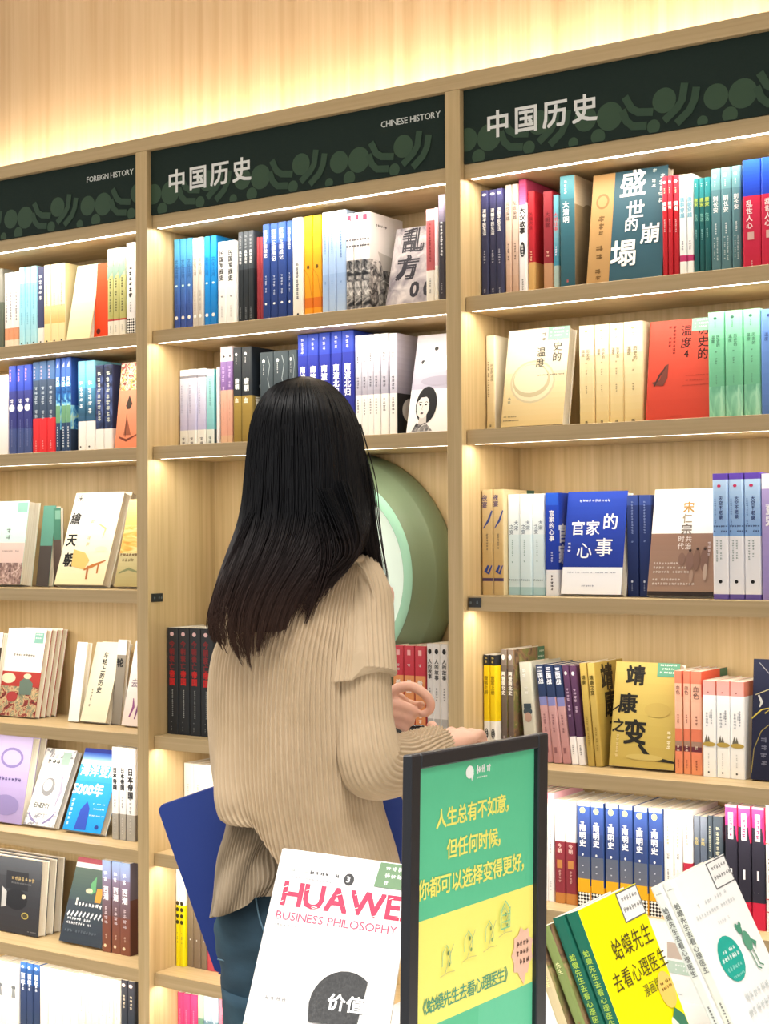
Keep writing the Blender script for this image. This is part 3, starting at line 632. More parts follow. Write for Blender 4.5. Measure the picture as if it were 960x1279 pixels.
Fc(3, 'D', 936, 1022, (940, 823), 'face-out midnight blue book with gold scroll lines', {'s': [(1, '#14172a')], 'f': [(1, '#20243c>#1a1d36')], 'c': [
    ('w', [(.02, .95), (.05, .75), (.15, .6), (.35, .5), (.6, .47)], .012, '#8f8248'), ('w', [(.0, .5), (.15, .42), (.3, .4), (.2, .45)], .02, '#b9a848'), ('w', [(.05, .3), (.25, .25), (.5, .22)], .014, '#a8a07c'), ('w', [(.1, .03), (.3, .15), (.5, .12)], .012, '#8a8a90'), ('s', [(.1, .3), (.15, .36), (.12, .4)], .05, '#b8b8b4'), m_(.65, .2, .1, '#6a6c80', .2), ('e', .3, .92, .012, .008, '#eee')]}, y=.1, t=.03)
# ---- right bay, fifth shelf
S(3, 'E', [659, 667, 675, 683, 691.5], 988, 'white spines with pale pink top', {'s': [(.06, '#ecb4c4'), (.1, '#f4d8e0'), (1, '#f3f2f4')], 't': [m_(.2, .35, .25, '#a8a8b4'), m_(.8, .1, .2, '#a8a8b4')]}, y=.085)
S(3, 'E', [692.5, 706, 720], 999, 'white spines with maroon wrap band', {'s': [(.4, '#f4f2f0'), (.9, '#8e3440'), (1, '#c08040')], 't': [m_(.12, .08, .2, '#c8b8a8'), V('今朝', .42, .4, '#e8c8c0', .5, .02), ('r', .25, .75, .58, .66, '#c88a4c'), m_(.68, .12, .25, '#d8a8a0')]}, y=.085)
for k, (a, b, vv) in enumerate(((720.5, 754.5, 1001), (755.5, 790, 1004), (791, 827, 1008))):
    S(3, 'E', [a, (a+b)/2, b], vv, ('blue spines with yellow foot next to maroon bands', 'blue yellow-footed spines in the central pair', 'blue yellow-footed spines next to plain white ones')[k], {'s': [(.04, '#c8ccdc'), (.3, '#3c58a0>#3a4f90'), (.52, '#35487e'), (.73, '#5c6478>#6c7080'), (.86, '#e8b020'), (1, 'checker')], 'f': [(.8, '#33508e'), (1, '#e8b020')], 't': [('e', .45, .08, .2, .03, '#d8e08c'), m_(.14, .05, .3, '#dfe4f0', .45), V('南明史', .21, .5, '#f0f2f8', .45, .03), ('e', .45, .5, .07, .012, '#fff'), m_(.6, .07, .14, '#dfe4f0', .45)]}, y=.08)
S(3, 'E', [828.5, 840.5, 852], 1011, 'white spines with faint brown title', {'s': [(1, '#f4f2ee')], 't': [m_(.12, .2, .3, '#c8b898'), V('记者', .4, .3, '#555'), m_(.55, .2, .2, '#777')]}, y=.085)
S(3, 'E', [852.3, 864], 1012, 'white spine with red wrap band', {'s': [(.48, '#f2efee'), (.8, '#b82c44'), (1, '#f2efee')], 't': [m_(.1, .2, .25, '#c0a8a0')]}, y=.085)
S(3, 'E', [864.3, 873.5, 883], 1019, 'slate blue spines with yellowish title', {'s': [(.25, '#7c8494>#6c7688'), (1, '#5c6678')], 't': [V('水陆', .2, .55, '#c8b878', .5, .02), m_(.45, .2, .3, '#b8a868')]}, y=.09)
S(3, 'E', [883.3, 889.5, 903], 1019, 'charcoal spines with pale script title', {'s': [(1, '#4a5460>#33404a')], 't': [m_(.1, .3, .4, '#c8c8b0'), m_(.5, .2, .3, '#a8b0b4')]}, y=.09)
S(3, 'E', [904.5, 921, 937.7, 955], 1005, 'black spines with hot pink top and red foot', {'s': [(.02, '#e8a8c0'), (.17, '#ea4c8c>#d8307c'), (.78, '#2e2c3a'), (1, '#cc2444')], 'f': [(.3, '#d8245c'), (.78, '#2a2834'), (1, '#cc2444')], 't': [('r', .3, .68, .06, .28, '#f4e8ee'), m_(.07, .2, .32, '#9c4070'), ('p', [(.78, .1), (1, .05), (1, .3), (.9, .24)], '#e0306c'), ('r', .42, .58, .52, .6, '#ece8ee'), ('n', .2, .3, .01, '#777', .7)]}, y=.085)
S(3, 'E', [955.5, 985], 1006, 'white spine ruled with thin red lines', {'s': [(1, '#f4f0ee')], 't': [('r', 0, 1, .3, .307, '#c84050'), ('r', 0, 1, .74, .747, '#c84050'), ('r', 0, 1, .84, .847, '#c84050'), V('日本帝国', .34, .35, '#333', .3, .04)]}, y=.085)
# ---- middle bay, top shelf
S(2, 'A', [217, 224.5, 232, 239.5], 300, 'sky blue to indigo spines', {'s': [(.3, '#58b4e4>#4c98d4'), (.7, '#4684c8>#4464b4'), (1, '#4060ac>#3c52a0')], 't': [V('文化江河', .22, .6, '#1f4c8c'), ('e', .5, .5, .2, .012, '#dff'), m_(.55, .22, .2, '#2c5090'), ('e', .5, .84, .25, .02, '#fff')]}, y=.1)
S(2, 'A', [240, 247, 254], 298, 'cream grey spines with brown title', {'s': [(1, '#e6e2dc>#cfc8be')], 't': [V('文化江河', .22, .6, '#7a6a5c'), m_(.55, .22, .2, '#8c8070'), ('e', .5, .84, .25, .02, '#fff')]}, y=.1)
S(2, 'A', [254.3, 261.8, 270], 296, 'bright azure spines', {'s': [(.25, '#30b4ec>#20a0e4'), (1, '#1a94e0>#1c7cd0')], 'f': [(1, '#1f8cd8')], 't': [V('文化江河', .22, .6, '#0c58a0'), ('e', .5, .5, .2, .012, '#dff'), ('e', .5, .84, .25, .02, '#fff')]}, y=.1)
S(2, 'A', [272, 282.5, 293.5], 303, 'white spines with bold black vertical title', {'s': [(1, '#f3f3f2')], 't': [V('民国军阀史', .1, .55, '#222', .48, .02), m_(.6, .06, .22, '#555'), m_(.75, .12, .12, '#999')]}, y=.09)
S(2, 'A', [294, 301.5, 309, 317], 291, 'charcoal spines with white flecks', {'s': [(.4, '#5a6068>#383e44'), (1, '#262b30')], 't': [m_(.04, .2, .5, '#8a9096'), V('风华百年', .2, .5, '#e4e6e8', .5, .02), m_(.8, .12, .2, '#9a9ea4')]}, y=.1)
S(2, 'A', [318.5, 323, 328], 297, 'thin brick red spines', {'s': [(1, '#c05058>#a84048')], 't': [m_(.3, .3, .3, '#8c2c34')]}, y=.11)
S(2, 'A', [327.5, 336.5, 347, 357.5, 365], 281, 'royal blue spines with white vertical title', {'s': [(.2, '#3c62b0'), (1, '#28468e>#243a78')], 't': [V('西潮三国战记', .06, .5, '#f0f2f8', .45, .02), m_(.5, .2, .25, '#c8d0e4'), ('e', .5, .81, .14, .012, '#fff')]}, y=.085)
S(2, 'A', [365.3, 378], 273, 'white spine between blue and yellow ones', {'s': [(1, '#f3f1ec>#eae6dc')], 't': [m_(.45, .35, .3, '#8a8a8a'), ('e', .55, .95, .1, .012, '#333')]}, y=.085)
S(2, 'A', [379, 390, 401], 271, 'golden yellow spines fading to orange', {'s': [(.2, '#f0d020>#f0b818'), (.8, '#eeac20>#e89c1c'), (.9, '#d87018'), (1, '#e8981c')], 't': [('e', .5, .5, .16, .02, '#6c4c18'), ('w', [(.05, .52), (.6, .6), (.9, .8)], .05, '#c07c18')]}, y=.085)
S(2, 'A', [401.3, 410, 419, 432], 266, 'pale periwinkle spines', {'s': [(.2, '#dce8f4>#b8d0ee'), (.6, '#a4c0e8'), (1, '#98b4e0>#b0c8e8')], 'f': [(1, '#b0c4e4')], 't': [m_(.2, .25, .2, '#6c8cc4'), m_(.65, .05, .2, '#6c8cc4')]}, y=.08)
S(2, 'A', [432.3, 441.5, 450.5, 461], 268, 'white spines with black and white photo foot', {'s': [(.47, '#f3f1f0'), (1, 'photo')], 'f': [(.47, '#ece9e8'), (1, 'photo')], 't': [('r', .25, .75, .02, .08, '#d02c4c'), m_(.04, .03, .3, '#fff'), ('n', .1, .8, .03, '#334', .27), ('n', .1, .8, .03, '#223', .33)], 'c': [('n', .2, .3, .03, '#333', .12), ('p', [(.25, .38), (.8, .42), (.8, .55), (.4, .56)], '#c8c4c0')]}, y=.08)
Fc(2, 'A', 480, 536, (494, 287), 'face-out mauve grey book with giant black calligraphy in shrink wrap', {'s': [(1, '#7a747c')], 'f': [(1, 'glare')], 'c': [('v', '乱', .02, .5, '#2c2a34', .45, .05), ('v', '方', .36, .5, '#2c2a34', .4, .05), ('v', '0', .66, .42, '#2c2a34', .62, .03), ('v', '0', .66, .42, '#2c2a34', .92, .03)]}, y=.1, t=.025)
S(2, 'A', [531, 542], 262, 'dusty red spine with white foot', {'s': [(.12, '#e8b0b8'), (.64, '#b85c60'), (1, '#efece4')], 't': [m_(.15, .45, .3, '#8a3c40'), m_(.7, .2, .2, '#999')]}, y=.075)
S(2, 'A', [542.2, 547], 260, 'slim pink and white spine', {'s': [(.6, '#e8ccd4'), (1, '#efece4')]}, y=.075)
S(2, 'A', [547.2, 556], 244, 'tallest dark spine against the divider', {'s': [(.25, '#a8a0c0>#6c6478'), (1, '#3c3840')], 't': [m_(.25, .3, .4, '#e8e8ec'), m_(.8, .1, .2, '#aaa')]}, y=.075)
# ---- middle bay, second shelf
S(2, 'B', [224, 234.5, 245.5, 256.8], 463, 'lavender spines with white ends', {'s': [(.08, '#f4f6f8'), (.11, '#8c8c98'), (.78, '#dce0f0>#c0bce0'), (1, '#ecece8')], 't': [m_(.2, .4, .2, '#a8a8c8', .3), m_(.82, .13, .35, '#9c9c9c')]}, y=.12)
S(2, 'B', [257, 267.5], 462, 'aqua spine beside the lavender ones', {'s': [(.08, '#f4f6f8'), (.78, '#a8dcdc>#80c0c8'), (1, '#dce4e0')], 'f': [(.78, '#58a8b0'), (1, '#5c6c70')], 't': [m_(.12, .4, .2, '#68a0a8'), m_(.82, .13, .35, '#8c9c9c')]}, y=.12)
S(2, 'B', [270, 274], 459, 'very thin white spine beside the aqua one', {'s': [(1, '#eceef2')]}, y=.12)
S(2, 'B', [274.3, 283, 290], 434, 'pink spines with purple band', {'s': [(.15, '#ecdce4'), (.44, '#8c70a8>#7c5c98'), (.9, '#dcaC98>#d8a08c'.replace('C', 'c')), (1, '#d8b090')], 't': [('e', .6, .1, .15, .012, '#333'), m_(.17, .25, .4, '#c8b0d8'), m_(.55, .2, .15, '#b88878')]}, y=.115)
S(2, 'B', [290.3, 301, 314], 435, 'black and gold spines with cover at their right', {'s': [(.5, '#33383c>#2a2e34'), (1, '#a48a44>#8c7434')], 'f': [(.5, '#20262e'), (1, '#8c7840')], 't': [('e', .4, .07, .13, .016, '#fff'), m_(.09, .08, .1, '#ddd', .4), V('唐朝', .32, .5, '#eee', .5, .03), V('血', .52, .45, '#f4ecd8', .45, .03)], 'c': [('v', '南', .5, .3, '#f4f0e4', .25, .05), ('e', .3, .4, .1, .03, '#8c9498')]}, y=.11)
S(2, 'B', [324.3, 341.5, 360.3, 371], 441, 'slate grey spines with silver script', {'s': [(1, '#3f4a50>#333c42')], 't': [('e', .3, .1, .1, .02, '#e8ecec'), m_(.12, .12, .08, '#d8dcdc', .3), ('w', [(.6, .05), (.75, .15), (.6, .3), (.8, .45), (.6, .6)], .05, '#8c989c')]}, y=.115)
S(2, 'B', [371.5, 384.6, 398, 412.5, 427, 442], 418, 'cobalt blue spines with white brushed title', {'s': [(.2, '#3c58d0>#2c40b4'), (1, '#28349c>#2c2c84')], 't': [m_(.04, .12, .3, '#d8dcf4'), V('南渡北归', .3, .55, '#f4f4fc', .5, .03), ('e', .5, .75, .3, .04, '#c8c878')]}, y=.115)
S(2, 'B', [443, 451, 458.7, 466.3, 474.3, 484.5], 420, 'narrow white spines with grey upper part', {'s': [(.14, '#eef0f4'), (.58, '#dcdce8>#a8a4b4'), (1, '#f4f2f0')], 't': [m_(.18, .08, .3, '#555'), m_(.38, .14, .35, '#6c6c78'), m_(.62, .14, .35, '#999')]}, y=.115)
WOMAN = lambda cx, cy, s: [('e', cx+.03*s, cy+.01, .2*s, .17*s, '#1b1b1f'), ('p', [(cx-.07*s, cy+.08*s), (cx+.05*s, cy+.08*s), (cx+.07*s, cy+.2*s), (cx-.09*s, cy+.2*s)], '#cfcac6'), ('p', [(cx-.2*s, cy+.25*s), (cx-.12*s, cy+.17*s), (cx-.04*s, cy+.19*s), (cx+.05*s, cy+.17*s), (cx+.2*s, cy+.25*s)], 'photo'),
    ('e', cx-.03*s, cy+.025*s, .12*s, .105*s, '#e6e2de'), ('p', [(cx-.14*s, cy-.02*s), (cx-.1*s, cy-.09*s), (cx+.02*s, cy-.1*s), (cx+.11*s, cy-.02*s), (cx+.02*s, cy-.065*s), (cx-.08*s, cy-.06*s)], '#1b1b1f'),
    ('w', [(cx-.12*s, cy-.012*s), (cx-.08*s, cy-.02*s), (cx-.05*s, cy-.014*s)], .01*s, '#333'), ('w', [(cx, cy-.014*s), (cx+.03*s, cy-.02*s), (cx+.06*s, cy-.012*s)], .01*s, '#333'), ('e', cx-.08*s, cy+.006*s, .022*s, .008*s, '#222'), ('e', cx+.025*s, cy+.006*s, .022*s, .008*s, '#222'), ('e', cx-.035*s, cy+.085*s, .03*s, .009*s, '#5a4a4a'), ('w', [(cx-.03*s, cy+.01*s), (cx-.045*s, cy+.05*s), (cx-.025*s, cy+.056*s)], .008*s, '#a8a29e')]
S(2, 'B', [486, 496], 417, 'white spine whose photo cover shows at its right', {'s': [(.58, '#e4e4ec>#c0bccc'), (1, '#f4f2f0')], 'f': [(.58, '#b8b4c4>#8c8898'), (1, '#e8e6e6')], 't': [m_(.18, .08, .3, '#444'), m_(.38, .14, .35, '#6c6c78'), m_(.62, .14, .35, '#888')], 'c': [('r', .0, .8, .58, 1, '#26262a'), ('e', .4, .74, .25, .12, '#c8c4c0')]}, y=.11, d=.15)
Fc(2, 'B', 506, 566, (521, 420), 'face-out grey and white book with woman portrait', {'s': [(1, '#b0acb8')], 'f': [(.56, '#e0dee8>#b4b0c4'), (1, '#f4f2f2')], 'c': [('e', .45, .15, .04, .02, '#333'), ('e', .2, .28, .04, .02, '#333'), ('e', .9, .26, .04, .02, '#333'), ('e', .6, .3, .4, .08, '#eeecf4'), ('e', .6, .48, .4, .05, '#a8a4b8')]+WOMAN(.34, .71, 1.1)+[m_(.65, .1, .06, '#aaa', .85)]}, y=.1, t=.02)
# ---- middle bay, fourth to bottom shelves
S(2, 'D', [208, 222.3, 236.3, 250.5, 265.5], 784, 'black spines with red vertical title', {'s': [(1, '#3a3c40>#2c2f33')], 't': [('e', .45, .06, .17, .02, '#f0c8c8'), V('今朝衰亡', .12, .48, '#8c3034', .45, .03), V('帝国', .4, .5, '#d83030', .47, .05), m_(.58, .25, .12, '#b0b4b0', .5), m_(.88, .08, .1, '#8a8c88', .4)]}, y=.1)
S(2, 'D', [490.5, 504, 518, 532], 806, 'spines with crimson top and orange lower part', {'s': [(.28, '#d04c58>#c83848'), (1, '#e89c64>#d88048')], 'f': [(1, '#b83840')], 't': [('r', .35, .65, .04, .09, '#f0b0b0'), m_(.13, .08, .3, '#f4d0d0'), V('希腊', .32, .5, '#f8e8dc', .5, .03), m_(.55, .15, .35, '#f4e0d0')]}, y=.1)
S(2, 'D', [532.3, 541, 550.5, 560], 804, 'white spines with black title and grey photo foot', {'s': [(.68, '#e2dedc'), (.76, '#b8b4b0'), (1, '#84807e')], 'f': [(1, '#f6f6f4')], 't': [('e', .5, .07, .25, .025, '#222'), V('人的故事', .14, .6, '#444', .5, .02), m_(.4, .12, .3, '#888')]}, y=.1)
S(2, 'E', [229.5, 241.5, 253.7, 266, 278], 953, 'plain white spines above the blue folder', {'s': [(1, '#f2f0ee')], 't': [m_(.25, .12, .15, '#b0b0b0')]}, y=.137, d=.12)
S(2, 'F', [218.5, 224, 229.5], 1075, 'lemon and white spines with black dots', {'s': [(.42, '#f4f2ee'), (1, '#eee012')], 't': [('e', .5, .4, .35, .02, '#3c3824'), ('e', .5, .46, .35, .02, '#3c3824'), ('e', .5, .52, .35, .02, '#3c3824'), ('e', .5, .58, .35, .02, '#3c3824'), m_(.68, .1, .2, '#555')]}, y=.11)
S(2, 'F', [230, 239.5, 249.5, 258], 1084, 'taupe brown spines', {'s': [(1, '#94846c>#84725e')], 't': [('e', .5, .72, .08, .008, '#eee')]}, y=.11)
S(2, 'F', [258.5, 268, 277, 286], 1090, 'coral red spines', {'s': [(1, '#d8646c>#c8505c')], 't': [m_(.3, .3, .2, '#f0c0c0')]}, y=.11)
S(2, 'G', [221.5, 229, 237, 245.5], 1239, 'hot pink spines', {'s': [(1, '#e8447c>#dc3874')], 't': [m_(.2, .3, .2, '#f0a0c0')]}, y=.108)
S(2, 'G', [246, 254], 1240, 'sage green and white spine', {'s': [(.3, '#b0c8b0'), (1, '#6c9480')], 't': [('e', .4, .7, .2, .05, '#f4f4f0')]}, y=.108)
S(2, 'G', [254.3, 263.5, 273], 1243, 'grey-blue spines', {'s': [(.3, '#a8bccc'), (1, '#6c8ca0')], 't': [m_(.3, .3, .3, '#dce4e8')]}, y=.108)
S(2, 'G', [273.3, 283, 292], 1246, 'rose pink spines', {'s': [(1, '#e88498>#dc6c88')], 't': [m_(.2, .3, .2, '#a03c5c')]}, y=.108)
# ---- left bay, top shelf
S(1, 'A', [-14, -6, 3], 338, 'olive grey spines at the edge of view', {'s': [(.4, '#8c8c84'), (1, '#5c6458')]}, y=.11)
S(1, 'A', [4, 10.5, 16.5, 23.5], 342, 'white spines with orange foot', {'s': [(.7, '#f0ece8'), (.85, '#dc9c78'), (1, '#e8d8c4')], 't': [m_(.25, .35, .4, '#8a8a94')]}, y=.115)
S(1, 'A', [24, 31, 38, 45.5], 335, 'light cyan spines', {'s': [(.2, '#a8dcec'), (1, '#8cd0e8>#b0e0ee')], 't': [m_(.2, .5, .25, '#68a8c4'), ('e', .5, .92, .12, .01, '#333')]}, y=.11)
S(1, 'A', [45.8, 54.5], 334, 'indigo spine with white foot', {'s': [(.75, '#42486c'), (1, '#f0eeec')], 't': [m_(.1, .3, .5, '#e8e8f0'), ('e', .5, .92, .12, .01, '#333')]}, y=.11)
S(1, 'A', [54.8, 63, 72, 81], 332, 'cream yellow spines with orange smudge', {'s': [(.5, '#f2ecd4'), (.72, '#f0dca4>#e8b870'), (1, '#f0e0ac')], 'f': [(1, '#eedfae')], 't': [m_(.22, .3, .2, '#a89870'), ('e', .5, .93, .12, .01, '#444')]}, y=.1)
Fc(1, 'A', 81.5, 111, (96, 333), 'face-out plain cream book beside the vivid orange one', {'s': [(1, '#f0e8c8')], 'f': [(1, '#f2eed8>#f0e4b4')], 'c': [('r', .6, 1, .0, .14, '#a8c8b8')]}, y=.075, yaw=0, t=.016)
Fc(1, 'A', 111.5, 134, (121, 330), 'vivid orange-red face-out book with black seal', {'s': [(1, '#d83c18')], 'f': [(1, '#ec5020>#e04014')], 'c': [('e', .35, .88, .14, .035, '#5c1c10')]}, y=.09, t=.014)
S(1, 'A', [134, 141.5, 149, 156.5], 312, 'olive and white spines with red hairline', {'s': [(.3, '#e8ece4>#b8c4a8'), (.78, '#c4c488>#b8b46c'), (.8, '#c03c3c'), (1, '#f0ece0')], 't': [('p', [(0, .2), (1, .08), (1, .25), (0, .35)], '#8ca898'), m_(.3, .4, .3, '#55583c'), m_(.85, .08, .14, '#777')]}, y=.085)
S(1, 'A', [157, 168.5], 304, 'white spine with checkered foot', {'s': [(.8, '#f0eef0'), (1, 'checker')], 't': [m_(.25, .3, .4, '#444'), m_(.6, .15, .2, '#999')]}, y=.08)
# ---- left bay, second shelf
S(1, 'B', [-14, -2, 10.5], 470, 'white spines at the edge of view', {'s': [(1, '#f0eef0')]}, y=.1)
S(1, 'B', [11, 20.3, 30, 39.5], 458, 'indigo spines with white block title', {'s': [(.28, '#3450c0>#2c40a4'), (.7, '#34387c'), (1, '#44548c')], 't': [m_(.04, .12, .3, '#c890b8', .3), m_(.3, .16, .55, '#e0e0ec'), ('e', .5, .47, .38, .04, '#f4f4f8'), m_(.6, .3, .15, '#8088b8')]}, y=.1)
S(1, 'B', [40, 49.3, 59, 68.8], 453, 'navy spines with bright red foot', {'s': [(.2, '#3c6090'), (.61, '#384860'), (1, '#e23038')], 't': [m_(.05, .12, .3, '#b8a8c0', .3), m_(.22, .36, .4, '#a8b4c0'), m_(.85, .1, .2, '#f0b0b0')]}, y=.1)
S(1, 'B', [69.2, 75.5, 82, 88.5], 446, 'slim blue spines with illustrated cover', {'s': [(.2, '#3c64c0'), (.5, 'bluesea'), (.68, '#6c9c78'), (1, '#2c4468')], 'f': [(.5, '#2c4c94'), (.75, 'bluesea'), (1, '#24344c')], 't': [('p', [(.3, .1), (.7, .04), (.7, .1)], '#e8f0fc'), V('天王', .2, .7, '#e8f0fc', .5, .02), m_(.72, .2, .35, '#dfe8f0')]}, y=.1)
S(1, 'B', [97, 106.5, 118], 452, 'sky blue spines with white foot', {'s': [(.3, '#88d0ec>#60b4dc'), (.6, '#4c8cb0>#28506c'), (.66, '#305878'), (1, '#f2f0ee')], 't': [m_(.22, .3, .5, '#e8f0f4'), ('e', .4, .94, .1, .01, '#444')]}, y=.105)
S(1, 'B', [118.5, 129, 140], 457, 'dark indigo spines with white foot', {'s': [(.74, 'nightblue'), (1, '#f2f0ee')], 'f': [(.74, '#2c3454'), (1, '#eee')], 't': [m_(.08, .55, .45, '#c8ccc0')]}, y=.105)
Fc(1, 'B', 142, 178, (151, 454), 'face-out orange book with sailing junk print', {'s': [(1, '#d87858')], 'f': [(.32, 'collage'), (1, '#ee9878>#ec8c64')], 'c': [('p', [(.3, .5), (.4, .38), (.52, .48), (.45, .54), (.35, .54)], '#40342c'), ('s', [(.15, .86), (.4, .9), (.75, .84)], .08, '#7c3c28'), ('p', [(.3, .84), (.36, .62), (.55, .84)], '#a05c40'), ('w', [(.36, .6), (.36, .86)], .02, '#4c2c20')]}, y=.1, t=.02)
# ---- left bay, third shelf
Fc(1, 'C', -28, 25, (-16, 627), 'thick face-out aqua and rose book', {'s': [(1, '#a8dcd4')], 'f': [(.5, '#b8e4dc>#d0ece4'), (.74, '#e4c8c0'), (1, 'city')], 'b': [(1, '#a0d4c8')], 'c': [('r', .75, .98, .02, .14, '#84b4a8'), m_(.25, .2, .1, '#8ca098', .6), ('n', .5, .4, .02, '#98807c', .6)]}, y=.09, t=.045)
Fc(1, 'C', 44, 60, (54, 632), 'narrow face-out dark green book behind the aqua one', {'s': [(1, '#5c9484')], 'f': [(.5, '#5c9484'), (1, '#4c4440')]}, y=.12, t=.02, m=1)
Fc(1, 'C', 60, 76, (66, 635), 'slim green and brown face-out book left of the calligraphic one', {'s': [(1, '#e8e4dc')], 'f': [(.4, '#48806c'), (1, '#5c4c44')], 'c': [('r', .3, 1, .03, .14, '#7cac98')]}, y=.14, t=.012)
Fc(1, 'C', 66.5, 128, (94.5, 616), 'face-out cream book with three black brushed characters', {'s': [(1, '#ece4d0')], 'f': [(.4, '#f6f4ec'), (1, '#f6f0dc>#f4e6b8')], 'c': [
    ('v', '来', .02, .12, '#3c3c3c', .14, .0), ('v', '繪', .22, .2, '#2c2c2c', .14, .02), ('v', '天', .45, .21, '#1c1c1c', .16, .03), ('v', '朝', .66, .22, '#1c1c1c', .2, .03), m_(.3, .3, .08, '#cfc4a0', .5), ('p', [(.25, .62), (.5, .66), (.62, .74), (.55, .84), (.28, .8)], '#e8c070'), ('s', [(.55, .84), (.7, .8), (.95, .74)], .06, '#c07838'), ('w', [(.62, .8), (.64, .94)], .04, '#b87040'), ('w', [(.82, .78), (.83, .88)], .03, '#c07838'), ('s', [(.65, .35), (.8, .4), (.78, .5)], .04, '#d8d090'), ('e', .8, .62, .12, .03, '#e8e4c0')]}, y=.085, t=.03, m=2)
Fc(1, 'C', 141, 180, (161, 624), 'face-out amber sunset book half behind the divider', {'s': [(1, '#ecd8a8')], 'f': [(.3, '#f8e8a4>#f4cc70'), (.62, 'sunset'), (1, '#d4c898>#b8a870')], 'c': [('n', .05, .7, .04, '#7c5c34', .64), ('n', .05, .7, .04, '#8c7c54', .7), ('s', [(.1, .85), (.4, .8), (.9, .86)], .08, '#8c9064')]}, y=.085, t=.025)
# ---- left bay, fourth shelf
Fc(1, 'D', -48, -9.5, (-34, 789), 'face-out dark book at the edge of view', {'s': [(1, '#3c342c')], 'f': [(.18, '#e8e4dc'), (1, '#3c3028')]}, y=.11, t=.02)
Fc(1, 'D', -8, 43, (10.5, 785), 'face-out white book with red palace painting', {'s': [(1, '#efe9df')], 'f': [(.49, '#f5f2ec'), (.66, '#b03a34'), (1, 'painting')], 'c': [('n', .25, .5, .035, '#5c5850', .3), ('r', .72, .95, .04, .16, '#7cb0a4'), ('n', .75, .17, .02, '#e8f4f0', .06), ('n', .75, .17, .02, '#e8f4f0', .1), ('e', .2, .57, .18, .06, '#e8d8b8'), ('p', [(.5, .6), (.66, .54), (.84, .62), (.82, .75), (.52, .75)], '#66786c'), ('e', .68, .54, .1, .03, '#e8d8b8'), ('e', .35, .78, .14, .06, '#a83c3c')]}, y=.122, t=.021, m=4)
Fc(1, 'D', 84, 97.5, (96, 802), 'narrow white book with small blue figure', {'s': [(1, '#f4f4f2')], 't': [('n', .3, .4, .012, '#888', .1), ('n', .25, .5, .015, '#777', .25), ('n', .2, .6, .015, '#999', .35), ('e', .5, .85, .18, .06, '#9c9cc8'), ('n', .25, .5, .015, '#555', .7)]}, y=.12, t=.02)
Fc(1, 'D', 99, 131.5, (120, 802), 'face-out cream book with black vertical title', {'s': [(1, '#d8cc90')], 'f': [(1, '#efe8d2>#e8e0c4')], 'c': [('v', '车轮上的历史', .12, .19, '#28282a', .5, .02), m_(.55, .25, .08, '#9c9480', .25)]}, y=.12, t=.022, m=2)
Fc(1, 'D', 133, 150, (147, 799), 'face-out grey book with white label behind the cream one', {'s': [(1, '#8c8880')], 'f': [(.18, '#e4e4e0'), (1, '#8c8478')], 'c': [('v', '轮', .22, .7, '#222', .45, .03)]}, y=.14, t=.015)
Fc(1, 'D', 150.5, 185, (169, 800), 'face-out pale pink book with plum brush marks', {'s': [(1, '#e0d4cc')], 'f': [(1, '#f0e8e8>#e4d4cc')], 'c': [('s', [(.25, .9), (.35, .78), (.3, .68)], .1, '#8c5080'), ('s', [(.45, .92), (.5, .8), (.52, .66)], .08, '#7c4878'), ('v', '去', .45, .25, '#7c7080', .25)]}, y=.115, t=.02)
# ---- left bay, fifth shelf
Fc(1, 'E', -30, 26, (-14, 917), 'thick lilac book at the edge of view', {'s': [(1, '#b8acd8')], 'f': [(1, '#b4a8d4>#a494c4')], 'c': [('e', .6, .25, .25, .12, '#7c70a8'), ('e', .6, .25, .2, .09, '#b0a4d0'), ('n', .3, .6, .05, '#54487c', .5), ('e', .6, .8, .3, .12, '#8c80b4')]}, y=.095, t=.028, m=2)
Fc(1, 'E', 28.5, 67, (58, 934), 'face-out white ENEMY book with pale plumes', {'s': [(1, '#d8d8dc')], 'f': [(.12, 'whitegray'), (.85, '#f4f4f4'), (1, 'whitegray')], 'c': [('n', .2, .45, .07, '#555a5c', .17), ('r', .62, .88, .04, .2, '#a8c4bc'), ('e', .45, .5, .2, .12, '#8c8c90'), ('e', .42, .48, .14, .08, '#c8c8cc'), ('s', [(.8, .35), (.88, .55), (.82, .75)], .1, '#a8a4bc'), ('s', [(.08, .85), (.2, .92), (.4, .97)], .08, '#8c84b0'), ('s', [(.6, .97), (.8, .9), (.92, .8)], .08, '#8c84b0'), ('h', 'ENEMY', .74, .17, '#4c4c44', .18), ('n', .3, .4, .02, '#999', .85)]}, y=.098, t=.022)
Fc(1, 'E', 77, 125, (106, 934), 'face-out bright blue book with white title over a ship', {'s': [(1, '#1c64c0')], 'f': [(.05, '#2838a0'), (.14, '#2c58d0>#a8dcf8'), (.2, '#d8f0fc'), (.4, '#48b4ec>#28a4e8'), (1, '#1c9ce8>#1894e0')], 'c': [('h', '海洋变局', .27, .24, '#f8fcff', .06, .03), ('h', '5000年', .5, .26, '#f8fcff', .0, .03), ('p', [(.3, .98), (.34, .74), (.46, .64), (.56, .72), (.6, .98)], '#2c4cb4'), m_(.62, .3, .08, '#c8ecfc', .1), ('n', .62, .3, .02, '#dff4ff', .66), ('n', .66, .28, .02, '#dff4ff', .72), ('n', .6, .36, .02, '#dff4ff', .8), ('e', .86, .93, .05, .025, '#223a8c')]}, y=.095, t=.025)
S(1, 'E', [139.5, 148, 156.5, 168], 933, 'white spines with grey foot and bold black title', {'s': [(.72, '#f0f0f2'), (1, '#a8a49c')], 'f': [(.72, '#e0e0e4'), (1, '#7c7874')], 't': [V('日本帝国', .22, .6, '#2c2c30', .5, .05), m_(.5, .18, .3, '#a8a8ac'), m_(.76, .18, .25, '#d0ccc4')]}, y=.1)
